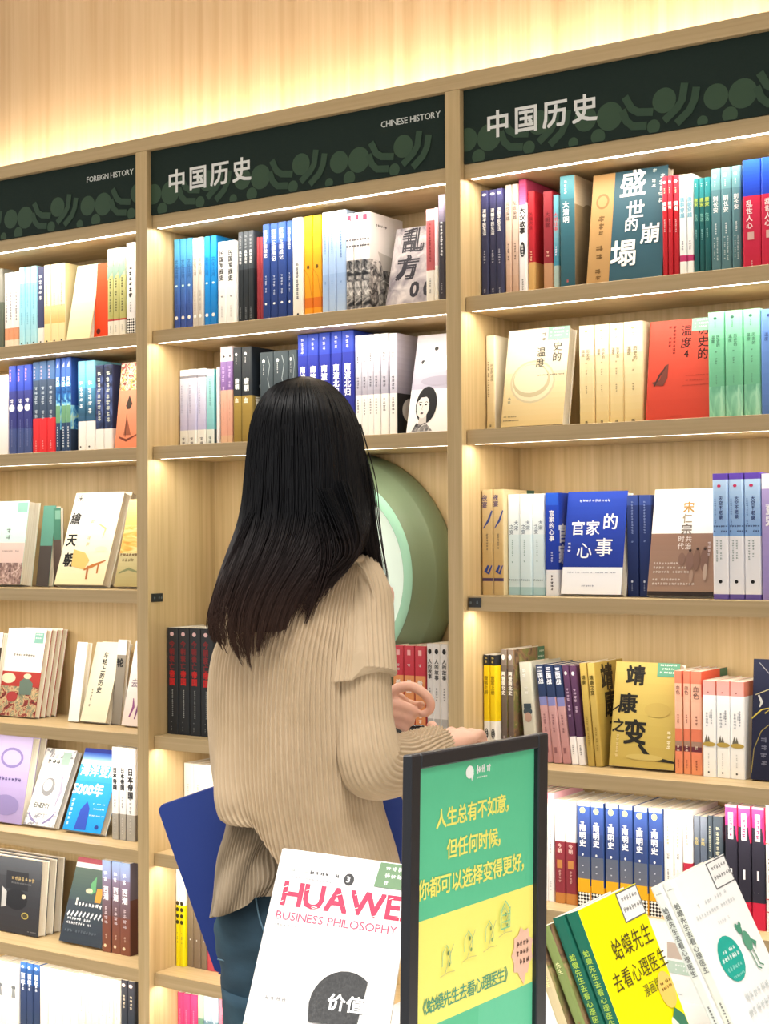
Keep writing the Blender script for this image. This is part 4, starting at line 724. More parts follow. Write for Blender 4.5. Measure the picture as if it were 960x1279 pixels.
# ---- left bay, sixth shelf
Fc(1, 'F', -38, 47, (-32, 1064), 'large face-out charcoal art book with gold round seal', {'s': [(1, '#303238')], 'f': [(.25, '#4c5058>#44464c'), (1, '#3c3e44>#34343a')], 'c': [('r', .5, .82, .18, .42, '#2a2c32'), ('e', .66, .55, .16, .14, '#26282e'), ('n', .58, .32, .06, '#a89468', .27), ('n', .58, .28, .03, '#6c6c70', .33), ('e', .8, .75, .05, .045, '#b8a858'), ('e', .8, .75, .035, .032, '#4c4838'), ('p', [(.45, .4), (.52, .46), (.52, .66), (.45, .68)], '#b8b8b8'), ('e', .77, .5, .03, .03, '#c8c0a8'), ('n', .85, .12, .015, '#999', .95)]}, y=.1, t=.03, m=3)
Fc(1, 'F', 72.5, 126, (97, 1070), 'face-out dark teal book with zigzag band and white lettering', {'s': [(1, '#282c34')], 'f': [(.06, '#a84858'), (.12, '#d8dce0'), (.5, '#4c6058>#3c4c50'), (1, '#38424c>#303844')], 'c': [('p', [(.45, .3), (.55, .2), (.6, .38), (.5, .42)], '#5c9c6c'), ('r', .62, .76, .34, .5, '#c8903c'), ('e', .86, .3, .1, .1, '#6c7c3c'), ('e', .45, .38, .08, .03, '#c8c0a0'), ('n', .2, .2, .05, '#e8ecee', .49), ('n', .2, .55, .05, '#f0f2f4', .54)]+[('p', [(.06+.09*k, .68), (.11+.09*k, .62), (.13+.09*k, .64), (.09+.09*k, .7)], '#e0e4e8') for k in range(10)]+[('n', .1, .6, .035, '#e0e4e8', .72), ('n', .1, .6, .035, '#e0e4e8', .77), ('n', .1, .75, .04, '#5c6670', .86)]}, y=.098, t=.02)
S(1, 'F', [127, 138.5, 150, 163], 1074, 'dusk blue to brick brown spines', {'s': [(.2, '#7c90b4>#74789c'), (.6, '#70647c>#6c5458'), (1, '#7c4c44>#84503c')], 'f': [(.4, '#5c5868'), (1, '#5c3c38')], 't': [m_(.12, .08, .4, '#e0e4f0', .45), V('西潮', .28, .55, '#e8e4ec', .5, .03), m_(.5, .18, .35, '#c8b8c0'), m_(.8, .05, .2, '#c8a898'), ('e', .4, .93, .14, .018, '#f0d8b8')], 'c': [('v', '1MA', .6, .16, '#f0e8e0', .3, .03)]}, y=.1)
# ---- left bay, bottom shelf
S(1, 'G', [-10, 7, 24], 1198, 'thick white spines with small grey figure', {'s': [(1, '#eef0f0')], 't': [('e', .6, .35, .16, .03, '#6c7074'), ('p', [(.5, .37), (.7, .37), (.75, .5), (.45, .5)], '#8c9094')]}, y=.105)
S(1, 'G', [25, 33.5, 41.5, 49.5], 1201, 'navy spines with white title and sky blue top', {'s': [(.08, '#3c6cb4'), (.3, '#28508c'), (1, '#2c3c64>#34486c')], 't': [('e', .45, .06, .2, .02, '#e8f0f8'), V('百年', .14, .65, '#f0f4fa', .5, .03), m_(.28, .1, .4, '#e0e8f0')]}, y=.1)
S(1, 'G', ev(50, 97, 5), 1207, 'plain white spines with tiny grey title', {'s': [(1, '#f0f0ec')], 't': [m_(.25, .2, .15, '#9c9c98')]}, y=.1)
S(1, 'G', ev(97.5, 150, 6), 1215, 'ivory spines with tiny brown title', {'s': [(1, '#f2efe6>#ebe6d6')], 't': [m_(.2, .3, .15, '#948c78')]}, y=.1)
S(1, 'G', [150.5, 159, 168], 1224, 'black spines with pale pink dot', {'s': [(1, '#34343c>#2c3848')], 't': [('e', .45, .06, .25, .022, '#f0d0c8'), m_(.14, .24, .35, '#d8ccb0')]}, y=.095)

flush()
# ------------------------------------------------------------------ display table in the foreground
TZ = .80
table = thing('display_table', 'white display table in front carrying the books and the framed poster', 'table', (2.08, -1.6, 0))
WT = mat('#eceae6', .4, 'white_lacquer')
mb = MB(); mb.box(-.50, .52, -.7, .7, TZ-.03, TZ, WT, .003); part('tabletop', mb, table)
for sx in (-.46, .44):
    for sy in (-.66, .62):
        mb = MB(); mb.box(sx, sx+.04, sy, sy+.04, .001, TZ-.0305, WT, .002); part('leg', mb, table)
# riser that the leaning books stand on
rz = thing('book_riser', 'low white riser under the leaning books', 'riser', (2.06, -1.35, TZ))
mb = MB(); mb.box(-.13, .44, -.17, .32, .0005, .028, WT, .002); part('riser_block', mb, rz)

def euler3(a, b, g): return Matrix.Rotation(a, 3, 'Z') @ Matrix.Rotation(b, 3, 'Y') @ Matrix.Rotation(g, 3, 'X')
def posed(Rm, T, M0=None):
    M = Rm.to_4x4(); M.translation = Vector(T); return M

preload('蛤蟆先生去看心理医漫画版', .012); preload('蛤蟆先生去看心理医生漫画版', .025)
# --- yellow picture edition: two copies
def front_book(t, d, h, st, M, label, grp='copies standing on the display table'):
    return make_book(book_proto(t, d, h, st), M, label, grp)
t = .0183; H1 = .21
Rm = euler3(-.0177, -.3944, .0197); T = Vector((1.9964, -1.4846, 1.0383)); up = Rm @ Vector((0, 0, 1)); xx = Rm @ Vector((1, 0, 0)); yy = Rm @ Vector((0, 1, 0))
O = T-up*H1
BOX = [('r', .62, .995, .005, .17, '#5c5c60'), ('r', .635, .98, .012, .163, '#f2f2f0'), ('n', .68, .26, .03, '#8c8c8c', .05), ('n', .66, .3, .03, '#8c8c8c', .105)]
gsp = [('v', '蛤蟆先生去看心理医生', .2, .46, '#a8c84c', .5, .012), m_(.76, .2, .3, '#8fb060')]
yc = [('h', '蛤蟆先生', .27, .17, '#4c4220', .26, .0), ('h', '去看心理医生', .42, .155, '#4c4220', .1, .0), ('h', '漫画版', .53, .1, '#5c5428', .5, .0), ('e', .86, .58, .13, .1, '#f0cc68'), ('n', .78, .16, .02, '#7c5424', .54), ('n', .78, .16, .02, '#7c5424', .57),
      ('e', .35, .76, .07, .03, '#eef0d8'), ('p', [(.28, .72), (.36, .69), (.42, .73), (.36, .75)], '#3c4c44'), ('s', [(.35, .77), (.42, .84), (.5, .95)], .16, '#f0f2dc'), ('e', .8, .76, .07, .045, '#f2f2e0'), ('p', [(.78, .72), (.86, .68), (.97, .74), (1.0, .96), (.88, .96), (.88, .8)], '#3c7c60'), ('s', [(.8, .8), (.84, .88), (.84, .98)], .14, '#e8c840'), ('e', .68, .9, .08, .04, '#e8dc50')]
yst = {'s': [(1, '#0f6450>#145c4c')], 'f': [(1, '#f8f000')], 'b': [(1, '#0f6450')], 't': gsp, 'c': BOX+yc}
gst = {'s': [(1, '#12604e>#185848')], 'f': [(1, '#0f5444')], 'b': [(1, '#c8b88c')], 't': gsp}
front_book(t-.0004, .147, H1, gst, posed(Rm, O), 'dark green spined copy pressed behind the yellow-covered one')
front_book(t-.0004, .147, H1, yst, posed(Rm, O+xx*t), 'green-spined book with bright yellow front cover leaning in front')
# --- two picture books leaning behind them, olive spine and white page edges
for k, (dx, col, cov, lab) in enumerate(((-.0165, '#7c8c50', '#bfa878', 'olive-spined paperback leaning left of the green spines'), (-.036, '#c8b890', '#8f9470', 'camouflage-covered thin book nearest the framed poster'))):
    st = {'s': [(.55, col), (1, '#b09468')], 'f': [(1, 'brownpaint')], 'b': [(.35, '#c8bc94'), (.6, '#4c5458'), (.75, '#c8cc98'), (1, '#5c6468')], 't': [V('先生', .2, .45, '#e8e8a8', .5, .012), m_(.5, .3, .3, '#8c7448')]}
    front_book(.0145, .147, .205-.012*k, st, posed(euler3(-.03, -.40+.02*k, .02), O+xx*dx-yy*.004*(k+1)+Vector((-.002*k, 0, 0))), lab)
# --- white edition: two copies
t2 = .0175
Rm2 = euler3(-.0854, -.4467, .0574); T2 = Vector((2.0058, -1.2404, 1.0269)); up2 = Rm2 @ Vector((0, 0, 1)); x2 = Rm2 @ Vector((1, 0, 0))
O2 = T2-up2*H1
wsp = [('n', .3, .5, .008, '#777', .05), ('v', '蛤蟆先生去看心理医生', .13, .5, '#6c7070', .5, .012), m_(.73, .24, .22, '#777')]
wc = BOX+[('n', .2, .55, .03, '#d4d8d8', .2), ('n', .1, .75, .03, '#d4d8d8', .26), ('n', .4, .2, .025, '#dcdfe0', .34),
     ('e', .36, .55, .2, .135, '#1fa898'), ('n', .26, .2, .025, '#dff4f0', .5), ('h', 'Gabcanit', .54, .09, '#e8f8f4', .18) if False else ('n', .2, .32, .03, '#e8f8f4', .54), ('n', .22, .28, .03, '#8fdcd0', .6), ('n', .26, .22, .02, '#8fdcd0', .65),
     ('e', .68, .43, .045, .028, '#4c9478'), ('e', .65, .405, .02, .016, '#4c9478'), ('e', .72, .405, .02, .016, '#4c9478'), ('e', .73, .51, .07, .06, '#5a9c80'), ('p', [(.78, .5), (.87, .54), (.82, .57)], '#4c9478'), ('w', [(.76, .56), (.77, .66), (.82, .68)], .014, '#4c8c70'), ('w', [(.7, .56), (.71, .67), (.76, .69)], .014, '#4c8c70'),
     ('n', .3, .4, .05, '#d0d6d6', .78), ('n', .25, .6, .05, '#d0d6d6', .86)]
wst = {'s': [(1, '#eef3ee>#e8ecde')], 'f': [(1, '#f6f7f6')], 't': wsp, 'c': wc}
wst2 = {'s': [(1, '#e6eeea>#e4eae4')], 'f': [(1, '#f4f5f4')], 't': wsp, 'c': BOX[:2]}
front_book(t2-.0004, .147, H1, wst2, posed(Rm2, O2), 'pale green spined white copy behind its teal-oval twin')
front_book(t2-.0004, .147, H1, wst, posed(Rm2, O2+x2*t2), 'white book with teal oval and green frog leaning at the right')
# --- a white book standing further back between the two leaning pairs
st = {'s': [(1, '#eceae6')], 'f': [(1, '#f4f3f0')], 'c': [('r', .42, .6, .2, .36, '#f4f3f0'), ('r', .3, .72, .22, .4, '#c0aea0'), ('r', .3, .72, .43, .57, '#b8ccbc'), ('n', .4, .25, .03, '#eef2ee', .47), ('n', .4, .25, .03, '#eef2ee', .52), ('n', .3, .2, .02, '#aaa', .8)]}
M = Matrix(((0, 1, 0), (-1, 0, 0), (0, 0, 1))).to_4x4()
M = Matrix.Translation((at(808, 1150, 2.2).x, at(808, 1150, 2.2).y, TZ+.0006)) @ Matrix.Rotation(R(-4), 4, 'Z') @ M
front_book(.012, .125, at(808, 1146, 2.2).z-TZ, st, M, 'white book with brown and pale green squares behind the leaning pairs')

# --- large white business book on an easel
Wd, Hh = .17, .24; th_ = .022
Rh = euler3(.4963, .1204, -.7779); Th = Vector((1.5944, -1.4517, 1.0696))
e = Rh @ Vector((1, 0, 0)); uph = Rh @ Vector((0, 0, 1)); Fh = -(Rh @ Vector((0, 1, 0)))
st = {'s': [(1, '#f2f2f2')], 'f': [(1, '#f6f6f6')], 'c': []}
big = make_book(book_proto(th_, Wd, Hh, st), Matrix.Identity(4), 'large white book with red lettering leaning on a clear easel', 'books on the display table')
M = Matrix((Fh, e, uph)).transposed().to_4x4(); M.translation = Th-uph*Hh-Fh*th_; big.matrix_world = M
preload('HUAWEIBUSNPLOY3', .0); preload('HUAWEI', .035); preload('价值为纲', .03)
P = Print(lambda a, b, L: (th_+L, a, Hh-b), Wd, Hh)
RED = '#cc2450'
P2 = Print(P.fn, Wd, Hh)
def fit(txt, x0, x1, cy, size, col, bold):
    w_ = Print(P.fn, Wd, Hh).htext(txt, 0, cy, size, col); P2.htext(txt, x0, cy, size, col, bold, None, (x1-x0)/w_)
fit('HUAWEI', .0125, .169, .063, .047, RED, .024)
fit('BUSINESS PHILOSOPHY', .0105, .162, .0945, .0165, '#c04468', .006)
rgx = random.Random(5)
for k in range(18):     # white scuffs that break up the red letters
    a = rgx.uniform(.01, .16); b = rgx.uniform(.05, .082); P2.k = max(P2.k, 9)
    P2.poly([(a, b), (a+.006, b-.003), (a+.0062, b-.0022), (a+.0006, b+.0006)], '#f6f6f6', .0016)
P2.k = 3
P2.dashes(.03, .018, .02, .008, '#c8cccc', False, 1); P2.dashes(.03, .042, .035, .006, '#4c4c50', False, 2); P2.dashes(.04, .02, .05, .004, '#b8b8bc', False, 3)
P2.ellipse(.092, .033, .0065, .0085, '#2c2c30'); P2.htext('3', .0885, .033, .012, '#f4f4f4', .02)
P2.poly([(.128, .002), (Wd-.001, .002), (Wd-.001, .038), (.124, .038)], '#6a8c68')
for q in range(3): P2.dashes(.010+.0105*q, .136, .03, .007, '#e8f0e8', False, q+5)
P2.dashes(.108, .01, .03, .004, '#aaa', False, 5)
P2.k = 20
P2.poly([(.112+.04*math.cos(a_), .205+.047*math.sin(a_)) for a_ in [math.pi+math.pi*i/14 for i in range(11)]]+[(.132, .228), (.075, .228)], '#16181b')
P2.htext('价值', .093, .2, .022, '#eef0f0', .02); P2.dashes(.205, .02, .03, .006, '#999', False, 9)
o = P2.obj('cover_print', big); o['kind'] = 'stuff'
ez = thing('book_easel', 'clear acrylic easel holding the large white book', 'easel', (1.62, -1.56, TZ))
AC = nodemat('clear_acrylic', lambda nt, p: (setattr(p.inputs['Transmission Weight'], 'default_value', 1), setattr(p.inputs['IOR'], 'default_value', 1.3)), .05)
inv = Matrix.Translation((-1.62, 1.56, -TZ))
Bm = inv @ M
mb = MB(); mb.box(-.0045, -.0012, .03, .14, .005, .17, AC); bk = mb.obj('easel_back', ez); bk.matrix_local = Bm
mb = MB(); mb.box(-.0045, .03, .03, .14, -.0045, -.0012, AC); bk = mb.obj('easel_lip', ez); bk.matrix_local = Bm
c0 = Bm @ Vector((-.003, .085, .12)); mb = MB()
mb.box(c0.x-.03, c0.x+.03, c0.y+.012, c0.y+.016, .001, c0.z-.022, AC); part('easel_leg', mb, ez)

# --- framed green poster stand
fr = thing('poster_stand', 'black framed green and yellow poster stand on the display table', 'poster stand', (0, 0, 0))
Rs = euler3(1.5624, .0274, .0043); Ts = Vector((2.1134, -1.9647, 1.2857))
fr.matrix_world = posed(Rs, Ts)
FWD, FHT = .235, Ts.z-TZ-.016
BK = mat('#1a1d25', .38, 'black_frame'); bl, br_, bt_ = .0152, .0185, .0125
for (x0, x1, z0, z1) in ((0, bl, -FHT, 0), (FWD-br_, FWD, -FHT, 0), (bl, FWD-br_, -bt_, 0), (bl, FWD-br_, -FHT, -FHT+bt_)):
    mb = MB(); mb.box(x0, x1, -.0085, .0005, z0, z1, BK, .0012); part('frame_rail', mb, fr)
mb = MB(); mb.box(bl-.0005, FWD-br_+.0005, -.003, -.0005, -FHT+bt_-.0005, -bt_+.0005, mat('#e8e8e8', .6)); part('backing_board', mb, fr)
mb = MB(); mb.box(.04, FWD-.04, -.05, .05, -FHT-.0095, -FHT-.0005, BK, .001); part('foot_plate', mb, fr)
P = Print(lambda a, b, L: (a, -.003-L, -b), FWD, FHT)
X0, X1, Y0, Y1 = bl, FWD-br_, bt_, FHT-bt_
yt, yb = (.1384, .2276)
P.poly([(X0, Y0), (X1, Y0), (X1, Y1), (X0, Y1)], '#5cc496'); P.poly([(X0, yt), (X1, yt), (X1, yb), (X0, yb)], '#fbf27c')
P.poly([(.12, yb), (X1, yb), (X1, Y1), (.105, Y1)], '#66caa0')
YL = '#f4ee78'
def line(txt, a, b, size, n, col, bold):
    """centres of the first and last sign of one line"""
    P.k += 1
    for i, ch in enumerate(txt):
        f = i/(n-1); P.char(ch, a[0]+(b[0]-a[0])*f-(size*.1 if ch == '，' else 0), a[1]+(b[1]-a[1])*f, size, col, bold)
preload('人生总有不如意，但任何时候你都可以选择变得更好'); preload('《蛤蟆先生去看心理医生》')
line('人生总有不如意，', (.0546, .0583), (.1577+.0155, .0574), .0172, 8, YL, .02)
line('但任何时候，', (.0722, .0855), (.1425+.0165, .086), .0176, 6, YL, .02)
line('你都可以选择变得更好，', (.0281, .1134), (.1858+.0165, .1143), .0178, 11, YL, .02)
line('《蛤蟆先生去看心理医生》', (.0284, .2103), (.1703, .2105), .0145, 12, '#4f9e80', .012)
P.ellipse(.1, .0235, .0066, .0056, '#f4f8f4'); P.poly([(.102, .028), (.107, .025), (.1035, .032)], '#f4f8f4')
P.dashes(.0225, .111, .018, .008, '#f0f6f2', False, 2); P.dashes(.0295, .112, .016, .002, '#f0f6f2', False, 3)
star = [(.196+.0205*(1 if i % 2 else .82)*math.cos(i*math.pi/9), .1966+.0235*(1 if i % 2 else .82)*math.sin(i*math.pi/9)) for i in range(18)]
P.poly(star, '#f0c4ac'); P.poly([(.190, .216), (.203, .215), (.199, .2265)], '#f0c4ac')
for q in range(3): P.dashes(.188+.0082*q, .185, .022, .0055, '#6c4c40', False, q+2)
# four small line-drawn figures sitting in a row
for k, (fx, fz) in enumerate(((.065, .176), (.1, .170), (.135, .168), (.161, .160))):
    P.stroke([(fx-.008, fz+.006), (fx-.007, fz-.006), (fx-.001, fz-.011), (fx+.005, fz-.004), (fx+.006, fz+.006)], .0011, '#a4cc94')
    P.stroke([(fx-.003, fz+.012), (fx+.002, fz+.002), (fx+.010, fz-.010)], .0009, '#b4c088'); P.ellipse(fx+.001, fz-.004, .0014, .002, '#5c7c54')
    P.stroke([(fx-.012, fz+.014), (fx+.0, fz+.012), (fx+.012, fz+.013)], .0009, '#d0c878'); P.ellipse(fx+.003, fz+.006, .0016, .0018, '#7c9c64')
P.stroke([(.153, .168), (.153, .152), (.161, .144), (.169, .152), (.169, .168), (.153, .168)], .0015, '#7cc898'); P.stroke([(.155, .156), (.168, .156)], .001, '#7cc898'); P.stroke([(.155, .162), (.168, .162)], .001, '#7cc898')
o = P.obj('poster_print', fr); o['kind'] = 'stuff'
# ------------------------------------------------------------------ the woman with her back to us
RV = Vector((RT.x, RT.y, 0)).normalized(); WV = Vector((FW.x, FW.y, 0)).normalized(); ZV = Vector((0, 0, 1))
D0 = 2.30
def pp(u, v, w_=0): return at(u, v, D0+w_)
def loft(rings, n, rib=0, amp=0, fn=None, cap=True, sup=2.0):
    """rings: (centre, half width, half depth[, tilt]) -> grid of points"""
    vs = []; fs = []
    for k, rg_ in enumerate(rings):
        c, a, b = rg_[:3]
        for i in range(n):
            t = 2*math.pi*i/n; ct, st_ = math.cos(t), math.sin(t)
            x = abs(ct)**(2/sup)*(1 if ct >= 0 else -1); y = abs(st_)**(2/sup)*(1 if st_ >= 0 else -1)
            r_ = 1+(amp*math.cos(t*rib)/max(a, .03) if rib else 0)
            P = c+RV*(a*x*r_)+WV*(b*y*r_)
            if fn: P = fn(P, k/(len(rings)-1), t)
            vs.append(P)
    m = len(rings)
    for k in range(m-1):
        for i in range(n): fs.append((k*n+i, k*n+(i+1) % n, (k+1)*n+(i+1) % n, (k+1)*n+i))
    if cap: fs += [tuple(range(n))[::-1], tuple((m-1)*n+i for i in range(n))]
    return vs, fs
def interp(rows, v):
    for a, b in zip(rows, rows[1:]):
        if a[0] <= v <= b[0]:
            t = (v-a[0])/(b[0]-a[0]); t2 = t
            return [a[i]*(1-t2)+b[i]*t2 for i in range(len(a))]
    return list(rows[-1] if v > rows[-1][0] else rows[0])
def smooth_rows(rows, step):
    """Catmull-Rom through the measured rows"""
    out = []; v = rows[0][0]
    while v < rows[-1][0]-1e-6:
        for k in range(len(rows)-1):
            if rows[k][0] <= v < rows[k+1][0]: break
        p0 = rows[max(k-1, 0)]; p1 = rows[k]; p2 = rows[k+1]; p3 = rows[min(k+2, len(rows)-1)]
        t = (v-p1[0])/(p2[0]-p1[0]); row = [v]
        for i in range(1, len(p1)):
            m1 = (p2[i]-p0[i])/(p2[0]-p0[0])*(p2[0]-p1[0]); m2 = (p3[i]-p1[i])/(p3[0]-p1[0])*(p2[0]-p1[0])
            row.append((2*t**3-3*t*t+1)*p1[i]+(t**3-2*t*t+t)*m1+(-2*t**3+3*t*t)*p2[i]+(t**3-t*t)*m2)
        out.append(row); v += step
    out.append(list(rows[-1])); return out
def ring_px(v, uL, uR, hd, w_=0):
    return (pp((uL+uR)/2, v, w_), (uR-uL)/2*(D0+w_)/FPX, hd)
def tube(pts, rad, n, closed_caps=True, squash=None, rib=0, amp=0, fn=None):
    """round tube through pts with a radius per point"""
    P = [Vector(p) for p in pts]; N = len(P); vs = []; fs = []
    up_ = None
    for i in range(N):
        d = (P[min(i+1, N-1)]-P[max(i-1, 0)]).normalized()
        if up_ is None: up_ = d.orthogonal().normalized() if abs(d.dot(ZV)) > .95 else (ZV-d*d.dot(ZV)).normalized()
        else: up_ = (up_-d*up_.dot(d)).normalized()
        sd = d.cross(up_)
        for k in range(n):
            a = 2*math.pi*k/n; r_ = rad[i]+(amp*math.cos(rib*a) if rib else 0)
            q = P[i]+up_*(r_*math.cos(a))+sd*(r_*math.sin(a)*(squash or 1))
            if fn: q = fn(q, i/(N-1), a, d)
            vs.append(q)
    for i in range(N-1):
        for k in range(n): fs.append((i*n+k, i*n+(k+1) % n, (i+1)*n+(k+1) % n, (i+1)*n+k))
    if closed_caps: fs += [tuple(range(n))[::-1], tuple((N-1)*n+i for i in range(n))]
    return vs, fs
def curve_pts(pts, rad, sub):
    """dense Catmull-Rom path"""
    P = [Vector(p) for p in pts]; out = []; ro = []
    for k in range(len(P)-1):
        p0, p1, p2, p3 = P[max(k-1, 0)], P[k], P[k+1], P[min(k+2, len(P)-1)]
        for j in range(sub):
            t = j/sub
            out.append(.5*((2*p1)+(p2-p0)*t+(2*p0-5*p1+4*p2-p3)*t*t+(3*p1-p0-3*p2+p3)*t**3)); ro.append(rad[k]*(1-t)+rad[k+1]*t)
    out.append(P[-1]); ro.append(rad[-1]); return out, ro

woman = thing('person', 'woman seen from behind, long dark hair, ribbed beige top, blue jeans, facing the shelves', 'person', (0, 0, 0))
woman.location = Vector((pp(375, 1200).x, pp(375, 1200).y, 0)); bpy.context.view_layer.update()
WI = woman.matrix_world.inverted()
def wobj(name, vs, fs, m, smooth=True, label=None, fix=True):
    mb = MB(); mb.add([tuple(WI @ Vector(v)) for v in vs], fs, m); o = mb.obj(name, woman, smooth, fix)
    if label: o['label'] = label
    return o
def skin_nodes(nt, p):
    p.inputs['Base Color'].default_value = lin('#e3b39c'); p.inputs['Subsurface Weight'].default_value = .12
    p.inputs['Subsurface Radius'].default_value = (.01, .004, .002)
SKIN = nodemat('skin', skin_nodes, .5)

# -- body: lofts and tubes fused into one surface by a voxel remesh
BV, BF = [], []
def addb(vf):
    b = len(BV); BV.extend(vf[0]); BF.extend(tuple(i+b for i in f) for f in vf[1])
tors = [(700, 392, 440, .055), (712, 352, 455, .07), (735, 310, 462, .085), (780, 296, 462, .095), (860, 288, 458, .095), (940, 296, 456, .09), (1010, 298, 466, .095), (1080, 290, 474, .105), (1150, 280, 474, .11), (1215, 284, 472, .1)]
addb(loft([ring_px(v, a, b, h, .04) for v, a, b, h in smooth_rows(tors, 12)], 28, sup=2.3))
ankL, ankR = 1800, 1800
zfoot = 676+1.46/(D0+.04)*FPX
kneev = 1490
addb(loft([ring_px(*r_) for r_ in [(1190, 288, 378, .085, .04), (1260, 292, 374, .082, .04), (1380, 300, 368, .07, .03), (1490, 306, 362, .055, .03), (1560, 308, 364, .056, .035), (1700, 314, 354, .042, .045), (1810, 318, 348, .034, .05), (1850, 318, 348, .034, .05)]], 20))
addb(loft([ring_px(*r_) for r_ in [(1190, 376, 468, .085, .04), (1260, 382, 464, .082, .05), (1380, 390, 458, .07, .06), (1490, 394, 450, .055, .06), (1560, 394, 450, .056, .065), (1700, 400, 440, .042, .075), (1810, 404, 434, .034, .08), (1850, 404, 434, .034, .08)]], 20))
# neck and head: looking at the shelf, tipped slightly down
neck = pp(408, 705, .03); hc = pp(382, 565, .045)
addb(tube(*curve_pts([pp(405, 730, .03), neck, pp(398, 650, .04), pp(392, 600, .045)], [.075, .052, .052, .055], 4), 18))
hv, hf = [], []
for j in range(17):
    ph_ = math.pi*j/16
    for i in range(28):
        t = 2*math.pi*i/28; rr = math.sin(ph_); zz = math.cos(ph_)
        wid = .070*(1-.22*max(0, -zz)**1.4); dep_ = .092*(1-.1*max(0, -zz))
        fwd = .012*max(0, -zz)
        hv.append(hc+RV*(wid*rr*math.cos(t))+WV*(dep_*rr*math.sin(t)+fwd)+ZV*(.115*zz))
for j in range(16):
    for i in range(28): hf.append((j*28+i, j*28+(i+1) % 28, (j+1)*28+(i+1) % 28, (j+1)*28+i))
addb((hv, hf))
F0 = hc+WV*.088     # face front
addb(tube([F0+ZV*.012-WV*.004, F0-ZV*.012+WV*.010, F0-ZV*.030+WV*.019, F0-ZV*.038+WV*.002], [.006, .008, .011, .007], 10))     # nose
addb(tube([F0-ZV*.058-RV*.022-WV*.012, F0-ZV*.057+WV*.0, F0-ZV*.058+RV*.022-WV*.012], [.003, .0065, .003], 8))                       # lips
addb(tube([F0-ZV*.097-WV*.02, F0-ZV*.093-WV*.006], [.02, .016], 10))                                                               # chin
for s_ in (-1, 1):      # ears
    e0 = hc+RV*(.067*s_)-WV*.004
    addb(tube([e0-ZV*.03, e0-ZV*.012+RV*.008*s_-WV*.006, e0+ZV*.012+RV*.011*s_-WV*.008, e0+ZV*.024+RV*.004*s_], [.006, .009, .011, .005], 8, squash=.6))
# right arm
RA = [pp(452, 742, .03), pp(452, 800, -.02), pp(453, 880, -.05), pp(462, 955, -.055), pp(500, 948, .01), pp(532, 936, .09), pp(549, 929, .14)]
addb(tube(*curve_pts(RA, [.05, .043, .038, .036, .034, .027, .024], 5), 18))
# right hand: palm and curled fingers around the phone, thumb leaving the side of the palm
pw0 = pp(549, 929, .14); pk = pp(574, 921, .20)
def blob(c, ax, r3, n=14):
    a, b, c3 = ax; vs = []; fs = []
    for j in range(n+1):
        for i in range(n):
            ph_ = math.pi*j/n; t = 2*math.pi*i/n
            vs.append(c+a*(r3[0]*math.cos(ph_))+b*(r3[1]*math.sin(ph_)*math.cos(t))+c3*(r3[2]*math.sin(ph_)*math.sin(t)))
    for j in range(n):
        for i in range(n): fs.append((j*n+i, j*n+(i+1) % n, (j+1)*n+(i+1) % n, (j+1)*n+i))
    return vs, fs
dr_ = (pk-pw0).normalized(); sd_ = dr_.cross(ZV).normalized(); nz_ = sd_.cross(dr_)
addb(blob((pw0+pk)/2+dr_*.006, (dr_, sd_, nz_), (.05, .036, .0165)))
for k, (ln, off) in enumerate(((.9, -.027), (1.0, -.009), (.95, .009), (.78, .026))):
    b0 = pk-dr_*.006+sd_*off; L_ = .036*ln
    p1 = b0+dr_*L_+nz_*.004; p2 = p1+(dr_*.5-nz_*.85).normalized()*.024*ln; p3 = p2+(-dr_*.5-nz_*.8).normalized()*.019*ln
    addb(tube(*curve_pts([b0-dr_*.012, b0, p1, p2, p3], [.0095, .0095, .009, .008, .006], 4), 10))
addb(tube(*curve_pts([pw0+dr_*.012-sd_*.016+nz_*.004, pp(543, 915, .15), pp(539, 906, .155), pp(536, 901, .158)], [.013, .0105, .009, .0065], 4), 10))
# left arm held across the body, its hand showing beyond the right sleeve
LA = [pp(322, 742, .06), pp(306, 815, .13), pp(302, 885, .20), pp(318, 940, .245), pp(380, 925, .265), pp(440, 900, .265), pp(468, 892, .265)]
addb(tube(*curve_pts(LA, [.048, .042, .038, .036, .032, .026, .023], 5), 18))
lp = pp(487, 886, .26)
addb(blob(pp(480, 886, .262), (RV, ZV, WV), (.046, .036, .017)))
FNG = [([(478, 872, .25), (487, 866, .245), (498, 859, .24), (513, 857, .235), (525, 863, .23), (534, 871, .23), (538, 880, .232), (535, 889, .236), (526, 893, .24)], [.010, .010, .0095, .009, .0088, .0085, .008, .0075, .006]),
       ([(480, 880, .25), (490, 879, .243), (504, 882, .238), (516, 887, .24), (519, 893, .25)], [.010, .0098, .009, .0085, .0065]),
       ([(480, 888, .25), (490, 891, .243), (503, 894, .24), (512, 899, .245), (513, 905, .255)], [.0098, .0092, .0088, .008, .0062]),
       ([(480, 896, .25), (489, 901, .246), (499, 905, .245), (506, 911, .25), (505, 917, .26)], [.009, .0085, .008, .007, .0055]),
       ([(474, 876, .275), (490, 872, .283), (508, 879, .275), (519, 881, .262), (529, 879, .25)], [.013, .0115, .0095, .0085, .006])]
for pts, rr in FNG: addb(tube(*curve_pts([pp(*p_) for p_ in pts], rr, 3), 10))
mb = MB(); mb.add([tuple(WI @ Vector(v)) for v in BV], BF, SKIN)
tmp = mb.obj('body_source', None, True)
rm = tmp.modifiers.new('fuse', 'REMESH'); rm.mode = 'VOXEL'; rm.voxel_size = .0042; rm.use_smooth_shade = True
sm = tmp.modifiers.new('soften', 'SMOOTH'); sm.factor = .5; sm.iterations = 3
dg = bpy.context.evaluated_depsgraph_get(); me = bpy.data.meshes.new_from_object(tmp.evaluated_get(dg)); me.name = 'body'
bpy.data.objects.remove(tmp)
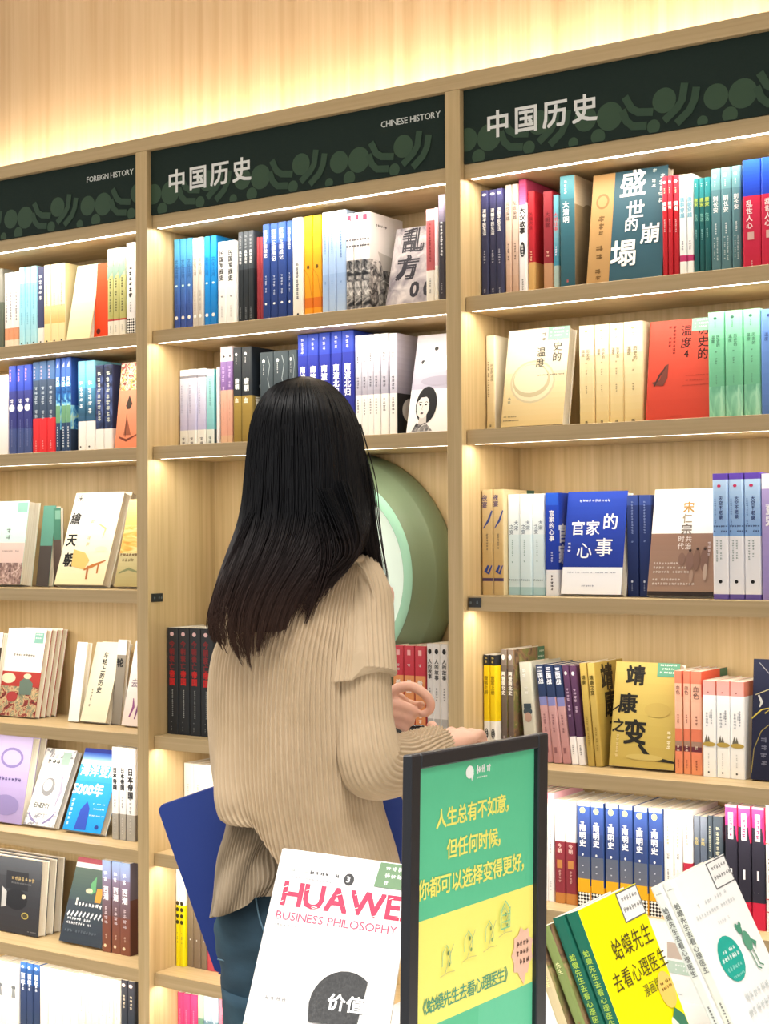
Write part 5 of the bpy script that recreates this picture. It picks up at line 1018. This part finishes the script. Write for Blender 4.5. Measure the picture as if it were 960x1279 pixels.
if not me.materials: me.materials.append(SKIN)
body = link('body', me, woman)
for s_ in (-1, 1):      # eyes and brows
    ec = F0+RV*(.031*s_)+ZV*.006-WV*.014
    v_, f_ = blob(ec, (RV, ZV, WV), (.0125, .006, .008), 10); wobj('eye', v_, f_, mat('#f0ece8', .2))
    v_, f_ = blob(ec+WV*.0045, (RV, ZV, WV), (.0052, .0052, .0042), 8); wobj('iris', v_, f_, mat('#2a1c14', .15))
    v_, f_ = tube([ec+ZV*.017-RV*.016-WV*.0, ec+ZV*.021+WV*.006, ec+ZV*.017+RV*.016], [.0015, .0028, .0015], 6); wobj('eyebrow', v_, f_, mat('#241a16', .7))
v_, f_ = tube([F0-ZV*.058-RV*.02-WV*.008, F0-ZV*.0575+WV*.0065, F0-ZV*.058+RV*.02-WV*.008], [.0015, .004, .0015], 8); wobj('lips', v_, f_, mat('#b8605c', .4))

# -- jeans
def denim(nt, p):
    tc = nt.nodes.new('ShaderNodeTexCoord'); n = nt.nodes.new('ShaderNodeTexNoise'); n.inputs['Scale'].default_value = 9; n.inputs['Detail'].default_value = 8
    nt.links.new(tc.outputs['Object'], n.inputs['Vector'])
    nt.links.new(ramp(nt, [(.3, '#1d3545'), (.55, '#274658'), (.75, '#35596b')], n.outputs['Fac']), p.inputs['Base Color'])
    wv = nt.nodes.new('ShaderNodeTexNoise'); wv.inputs['Scale'].default_value = 900
    nt.links.new(tc.outputs['Object'], wv.inputs['Vector']); bp = nt.nodes.new('ShaderNodeBump'); bp.inputs['Strength'].default_value = .25; bp.inputs['Distance'].default_value = .001
    nt.links.new(wv.outputs['Fac'], bp.inputs['Height']); nt.links.new(bp.outputs[0], p.inputs['Normal'])
DEN = nodemat('denim', denim, .85)
def crease(P, k, t):
    return P+(RV*math.cos(t)+WV*math.sin(t))*(.0025*math.sin(14*k+3*math.sin(2*t))+.0015*math.sin(37*k+5*t))
hips = [(1062, 292, 482, .112), (1100, 280, 486, .118), (1150, 270, 486, .125), (1190, 272, 486, .125), (1225, 276, 484, .118), (1262, 282, 480, .1)]
v_, f_ = loft([ring_px(v, a, b, h, .035) for v, a, b, h in smooth_rows(hips, 8)], 60, fn=crease); jv, jf = list(v_), list(f_)
for rows in ([(1225, 277, 382, .1, .03), (1300, 284, 378, .096, .03), (1400, 292, 374, .082, .03), (1490, 298, 370, .068, .03), (1560, 300, 370, .066, .035), (1700, 304, 364, .058, .045), (1830, 306, 360, .056, .05)],
             [(1225, 374, 484, .1, .04), (1300, 380, 476, .096, .05), (1400, 386, 466, .082, .06), (1490, 388, 458, .068, .06), (1560, 388, 458, .066, .065), (1700, 392, 452, .058, .075), (1830, 394, 448, .056, .08)]):
    rr = [ring_px(*q) for q in [tuple(x) for x in smooth_rows(rows, 14)]]
    v_, f_ = loft(rr, 40, fn=crease); b = len(jv); jv += v_; jf += [tuple(i+b for i in f) for f in f_]
jeans = wobj('jeans', jv, jf, DEN, label='dark blue denim jeans')
SEAM = mat('#5f8196', .8)
for pts in ([(318, 1092), (319, 1118), (325, 1150), (336, 1178)], [(284, 1100), (287, 1125), (282, 1146), (272, 1156)], [(272, 1198), (296, 1202), (330, 1200), (360, 1204)]):
    q = [];
    for u, v in pts:
        r_ = interp(smooth_rows(hips, 8), v); cx = (r_[1]+r_[2])/2; hw = (r_[2]-r_[1])/2
        s_ = max(-.97, min(.97, (u-cx)/hw)); q.append(pp(u, v, .035-r_[3]*math.sqrt(1-s_*s_)-.003))
    pc, pr_ = curve_pts(q, [.0013]*len(q), 6); v_, f_ = tube(pc, pr_, 6); wobj('seam', v_, f_, SEAM)
# shoes
for cx, w_ in ((333, .05), (419, .08)):
    c = pp(cx, 1870, w_); base = Vector((c.x, c.y, .0))
    rr = [(-.05, .028, .03, .055), (-.035, .036, .04, .075), (0, .038, .045, .085), (.05, .038, .036, .062), (.11, .044, .028, .045), (.16, .042, .022, .036), (.195, .024, .015, .024)]
    vs = []; fs = []; n = 16
    for d_, wd, hh, top in rr:
        for i in range(n):
            t = 2*math.pi*i/n; vs.append(base+WV*(d_)+RV*(wd*math.cos(t))+ZV*(max(.001, top/2+top/2*math.sin(t))))
    for k in range(len(rr)-1):
        for i in range(n): fs.append((k*n+i, k*n+(i+1) % n, (k+1)*n+(i+1) % n, (k+1)*n+i))
    fs += [tuple(range(n))[::-1], tuple((len(rr)-1)*n+i for i in range(n))]
    wobj('shoe', vs, fs, mat('#e4e2de', .5), label='white shoe')

# -- ribbed knit top
def knit(name, c0, c1, rough=.9):
    def b(nt, p):
        tc = nt.nodes.new('ShaderNodeTexCoord'); n = nt.nodes.new('ShaderNodeTexNoise'); n.inputs['Scale'].default_value = 14; n.inputs['Detail'].default_value = 5
        nt.links.new(tc.outputs['Object'], n.inputs['Vector'])
        nt.links.new(ramp(nt, [(.35, c0), (.65, c1)], n.outputs['Fac']), p.inputs['Base Color'])
        f = nt.nodes.new('ShaderNodeTexNoise'); f.inputs['Scale'].default_value = 1400; nt.links.new(tc.outputs['Object'], f.inputs['Vector'])
        bp = nt.nodes.new('ShaderNodeBump'); bp.inputs['Strength'].default_value = .2; bp.inputs['Distance'].default_value = .001
        nt.links.new(f.outputs['Fac'], bp.inputs['Height']); nt.links.new(bp.outputs[0], p.inputs['Normal'])
        p.inputs['Sheen Weight'].default_value = .15
    return nodemat(name, b, rough)
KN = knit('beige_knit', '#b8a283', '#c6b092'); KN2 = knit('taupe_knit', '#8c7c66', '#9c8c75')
def folds(P, k, t):
    n_ = RV*math.cos(t)+WV*math.sin(t)
    f = .006*k*math.sin(5*t+2.0)+.004*k*math.sin(9*t+6*k)+.003*math.sin(3*t+8*k)
    return P+n_*f
ts = [(696, 398, 452, .052), (702, 380, 458, .062), (712, 346, 464, .078), (726, 318, 468, .095), (748, 298, 470, .108), (778, 284, 470, .118), (812, 270, 468, .122), (860, 265, 465, .124), (910, 264, 466, .126), (955, 264, 474, .13), (985, 266, 490, .134), (1002, 271, 496, .132), (1012, 277, 500, .134), (1016, 284, 501, .134)]
def tuck(P, k, t):
    # the gathered hem swings lower towards the right, where the cloth drapes
    P = folds(P, k, t); s_ = max(0, (k-.62)/.38); c_ = math.cos(t)
    if s_ > 0 and math.sin(t) < .6:
        P = P-ZV*(s_**1.3*.15*max(0, min(1, (c_+.6)*1.2)))
        P = P-WV*(s_*.012*math.sin(t*2.0))
    return P
rr = [ring_px(v, a, b, h, .02) for v, a, b, h in smooth_rows(ts, 4)]
v_, f_ = loft(rr, 600, 100, .0026, fn=tuck, cap=False); top = wobj('knit_top', v_, f_, KN, label='beige finely ribbed knit top', fix=False)
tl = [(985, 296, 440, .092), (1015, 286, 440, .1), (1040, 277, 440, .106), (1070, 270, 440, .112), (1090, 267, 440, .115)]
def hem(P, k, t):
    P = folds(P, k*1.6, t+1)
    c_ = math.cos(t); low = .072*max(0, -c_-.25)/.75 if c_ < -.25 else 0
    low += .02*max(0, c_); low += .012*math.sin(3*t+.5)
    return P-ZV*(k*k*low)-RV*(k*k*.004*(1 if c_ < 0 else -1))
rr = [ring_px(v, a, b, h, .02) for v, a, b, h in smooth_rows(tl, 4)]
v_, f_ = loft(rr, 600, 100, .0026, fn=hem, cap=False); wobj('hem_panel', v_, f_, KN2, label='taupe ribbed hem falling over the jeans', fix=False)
# collar band
cp = [(rr0, ) for rr0 in range(1)]
col_p = []
for i in range(33):
    t = 2*math.pi*i/32; col_p.append(pp(425, 697, .02)+RV*(.034*math.cos(t))+WV*(.055*math.sin(t))+ZV*.006*math.sin(t))
v_, f_ = tube(col_p, [.006]*33, 8); wobj('collar', v_, f_, KN)
# sleeves
def sleeve(path, rad, name, bump):
    pc, pr_ = curve_pts(path, rad, 16)
    def fn(q, k, a, d):
        if k > .72: q = q+ (q-pc[min(int(round(k*(len(pc)-1))), len(pc)-1)]).normalized()*.0035*math.sin((k-.72)*150)*(1 if bump else .5)
        return q
    v_, f_ = tube(pc, pr_, 216, True, None, 36, .0019, fn); return wobj(name, v_, f_, KN, fix=False, label='ribbed beige sleeve')
# upper part flares over the lower one at a fold above the elbow
RS = [pp(437, 722, .03), pp(447, 752, -.005), pp(450, 800, -.035), pp(451, 842, -.052)]
pc, pr_ = curve_pts(RS, [.048, .049, .046, .047], 14)
def cape(q, k, a, d): return q-RV*(.012*k*k if (q-pp(451, 842, -.05)).dot(RV) < 0 else -.004*k)-ZV*(.020*k*k if (q-pp(451, 842, -.05)).dot(RV) < 0 else 0)
v_, f_ = tube(pc, pr_, 216, True, None, 36, .0019, cape); wobj('sleeve_cap', v_, f_, KN, fix=False, label='dropped shoulder of the top')
sleeve([pp(449, 800, -.03), pp(451, 850, -.047), pp(453, 900, -.055), pp(461, 950, -.058), pp(484, 957, -.03), pp(506, 950, .02), pp(530, 937, .085), pp(546, 930, .13)], [.038, .042, .043, .050, .046, .039, .031, .027], 'sleeve', True)
sleeve([pp(324, 735, .05), pp(308, 812, .12), pp(303, 885, .195), pp(318, 940, .245), pp(375, 930, .265), pp(430, 905, .266)], [.05, .046, .044, .046, .038, .032], 'sleeve', False)
# shoulder seam
sp = [pp(u, v, w_) for u, v, w_ in ((442, 700, -.02), (456, 715, -.045), (466, 742, -.05), (470, 775, -.06), (472, 805, -.075))]

v_, f_ = tube(*curve_pts(sp, [.0016]*5, 6), 8); wobj('shoulder_seam', v_, f_, KN)

# -- hair: dark inner volume, then locks of fine strands over it
def hairmat(nt, p):
    g = nt.nodes.new('ShaderNodeNewGeometry'); s_ = nt.nodes.new('ShaderNodeSeparateXYZ'); nt.links.new(g.outputs['Position'], s_.inputs[0])
    m_r = nt.nodes.new('ShaderNodeMapRange'); m_r.inputs['From Min'].default_value = 1.30; m_r.inputs['From Max'].default_value = 1.55
    nt.links.new(s_.outputs['Z'], m_r.inputs['Value'])
    nt.links.new(ramp(nt, [(0, '#432e24'), (.45, '#231918'), (.8, '#0d0e12')], m_r.outputs[0]), p.inputs['Base Color'])
    p.inputs['Specular IOR Level'].default_value = .22
HAIR = nodemat('dark_hair', hairmat, .38)
hr = [(473, 372, 388, .02, .03), (478, 352, 405, .045, .03), (488, 338, 418, .07, .03), (502, 327, 431, .088, .03), (522, 318, 442, .1, .03), (548, 313, 450, .106, .03), (585, 309, 455, .106, .025), (625, 305, 458, .1, .015), (655, 299, 460, .09, .0), (685, 288, 452, .08, -.02), (715, 277, 430, .065, -.045), (745, 268, 405, .05, -.065), (775, 262, 392, .04, -.078), (800, 267, 380, .032, -.086), (818, 281, 362, .022, -.09), (833, 297, 345, .016, -.092)]
hrs = smooth_rows(hr, 5)
def shrink(r_): return ring_px(r_[0], (r_[1]+r_[2])/2-(r_[2]-r_[1])*.455, (r_[1]+r_[2])/2+(r_[2]-r_[1])*.455, max(.01, r_[3]-.009), r_[4])

# open at the front so that the face stays free
v_, f_ = [], []
n = 72
for r_ in [q for q in hrs if q[0] < 791]:
    c, a, b = shrink(r_)
    if r_[0] > 720: a *= 1-.006*(r_[0]-720)
    open_ = r_[0] > 535
    for i in range(n):
        t0_, t1_ = (math.radians(145), math.radians(395)) if open_ else (math.radians(90), math.radians(450))
        t = t0_+(t1_-t0_)*i/(n-1)
        v_.append(c+RV*(a*math.cos(t))+WV*(b*math.sin(t)))
for k in range(len([q for q in hrs if q[0] < 791])-1):
    for i in range(n-1): f_.append((k*n+i, k*n+i+1, (k+1)*n+i+1, (k+1)*n+i))
f_.append(tuple(range(n)))
hair = wobj('hair', v_, f_, HAIR, label='long straight black-brown hair', fix=False)
rg = random.Random(11)
sv, sf = [], []
def strand(P, r0):
    n3 = 3; b = len(sv); N = len(P); up_ = None
    for i in range(N):
        d = (P[min(i+1, N-1)]-P[max(i-1, 0)]).normalized(); a = d.cross(WV).normalized(); c = d.cross(a)
        r_ = r0*(1-.75*(i/(N-1))**3)
        for k in range(3):
            an = 2.094*k; sv.append(P[i]+a*(r_*math.cos(an))+c*(r_*math.sin(an)))
    for i in range(N-1):
        for k in range(3): sf.append((b+i*3+k, b+i*3+(k+1) % 3, b+(i+1)*3+(k+1) % 3, b+(i+1)*3+k))
locks = []
for L_ in range(170):
    # angle around the head: 180 = left edge, 270 = towards the camera, 360 = right edge
    th = math.radians(rg.uniform(150, 390)); locks.append((th, rg.uniform(-.04, .04), rg.uniform(-6, 6), rg.uniform(.2, 1)))
for L_, (th, wob, du, ph_) in enumerate(locks):
    s_end = math.cos(th)
    vend = 836-62*abs(s_end+.3)**1.4-rg.uniform(0, 20)
    vend += 6*math.sin(L_)
    for q in range(14):
        t0 = th+rg.gauss(0, .035); j = rg.gauss(0, 1); ve = vend-abs(rg.gauss(0, 9)); P = []
        lift = rg.uniform(.0, .006)
        for i in range(21):
            f = i/20; v = 473+(ve-473)*(f**1.6)
            r_ = interp(hrs, v); c, a, b = ring_px(v, r_[1], r_[2], r_[3], r_[4])
            pull = (.25*f**3)     # strands of one lock gather towards its tip
            t = t0*(1-pull)+th*pull+wob*math.sin(4*f+ph_*6)+.012*math.sin(11*f+j)
            sway = (rg.random()-.5)*.0008
            P.append(c+RV*((a+lift*.6)*math.cos(t)+sway)+WV*((b+lift)*math.sin(t)))
        strand(P, rg.uniform(.0007, .0012))
# the lock that falls in front of the right shoulder and the wisps lying over it
def free(pts, cnt, spread, r_=.0009, tip=.3):
    for q in range(cnt):
        o1 = rg.gauss(0, spread); o2 = rg.gauss(0, spread*.6); P = []
        cp_, _ = curve_pts([pp(*p_) for p_ in pts], [1]*len(pts), 5)
        N = len(cp_); e_ = int(N*rg.uniform(.82, 1))
        for i in range(e_):
            f = i/(N-1); k = (1-f*f*(1-tip)); P.append(cp_[i]+RV*(o1*k)+WV*(o2*k)+RV*(.0012*math.sin(6*f+o1*900)))
        if len(P) > 3: strand(P, r_*rg.uniform(.7, 1.2))
fl = [(556, 428, 450, .02, .03), (620, 434, 461, .022, .03), (660, 438, 466, .022, .035), (695, 446, 473, .02, .04), (722, 458, 477, .016, .045), (742, 472, 480, .006, .05)]
v_, f_ = loft([ring_px(*q) for q in [tuple(x) for x in smooth_rows(fl, 6)]], 24); wobj('front_lock', v_, f_, HAIR, fix=False)
free([(436, 530, .01), (456, 600, .02), (463, 650, .03), (470, 690, .03), (477, 722, .03), (479, 740, .035)], 170, .0055)
free([(440, 580, -.02), (450, 640, -.0), (458, 680, .01), (467, 716, .02)], 190, .009)
free([(434, 580, .0), (442, 640, .01), (450, 690, .02), (460, 728, .03)], 150, .008)
free([(425, 600, -.07), (440, 650, -.08), (443, 680, -.085), (430, 705, -.09), (412, 728, -.096), (396, 756, -.1)], 60, .0055, tip=.5)
free([(405, 610, -.09), (425, 660, -.095), (432, 688, -.1), (422, 705, -.1), (404, 722, -.1)], 50, .006, tip=.6)
free([(395, 640, -.09), (405, 690, -.1), (398, 725, -.1), (388, 758, -.1), (380, 782, -.1)], 60, .006)
free([(318, 640, -.06), (292, 700, -.07), (272, 740, -.075), (262, 780, -.08), (270, 806, -.085)], 70, .004)
free([(372, 479, .0), (380, 474, -.0), (386, 478, -.01), (388, 490, -.04)], 16, .004, .0006)
so = wobj('hair_strands', sv, sf, HAIR, smooth=True, fix=False); so['kind'] = 'stuff'

# -- phone in her hands
ph = thing('phone', 'black phone held in the woman\'s hands, mostly hidden by her sleeve', 'phone', pp(503, 915, .262))
mb = MB(); mb.box(-.036, .036, -.004, .004, -.012, .062-.05, mat('#101114', .25), .002)
pho = mb.obj('phone_body', ph); ph.rotation_euler = (R(15), 0, YAW+.1)
mb = MB(); mb.box(-.033, .033, .0041, .0046, -.011, .011, mat('#050608', .08)); mb.obj('phone_screen', ph)

# -- blue folder clamped under her left arm
FB = mat('#1b3c94', .5, 'cobalt_vinyl')
fo = thing('folder', 'large cobalt blue folder tucked under the woman\'s left arm', 'folder', (0, 0, 0))
a0 = pp(196, 1008, .176); ex = (pp(262, 986.5, .176)-a0).normalized(); dn = (pp(278, 1225, .176)-a0).normalized(); nn = ex.cross(dn).normalized()
if nn.dot(FW) < 0: nn = -nn
M = Matrix((ex, nn, -dn)).transposed().to_4x4(); M.translation = a0; 
for k_, (y0, y1) in enumerate(((0, .0022), (.0085, .0107))):
    mb = MB(); W_, H_, r_ = .375, .285, .010
    pts = []
    for cx, cz, a1 in ((r_, -r_, 90), (W_-r_, -r_, 0), (W_-r_, -H_+r_, -90), (r_, -H_+r_, -180)):
        for i in range(5): a_ = math.radians(a1+90-22.5*i); pts.append((cx+r_*math.cos(a_), cz+r_*math.sin(a_)))
    n = len(pts); vs = [(x, y0, z) for x, z in pts]+[(x, y1, z) for x, z in pts]
    mb.add(vs, [tuple(range(n)), tuple(range(n, 2*n))[::-1]]+[(i, (i+1) % n, n+(i+1) % n, n+i) for i in range(n)], FB); mb.obj('folder_cover', fo)
mb = MB(); mb.box(.006, .365, .0024, .0083, -.279, -.004, paper()); mb.obj('paper_stack', fo)
mb = MB(); mb.box(.003, .372, .0, .0107, -.2875, -.2852, FB, .001); mb.obj('folder_spine', fo)
fo.matrix_world = M
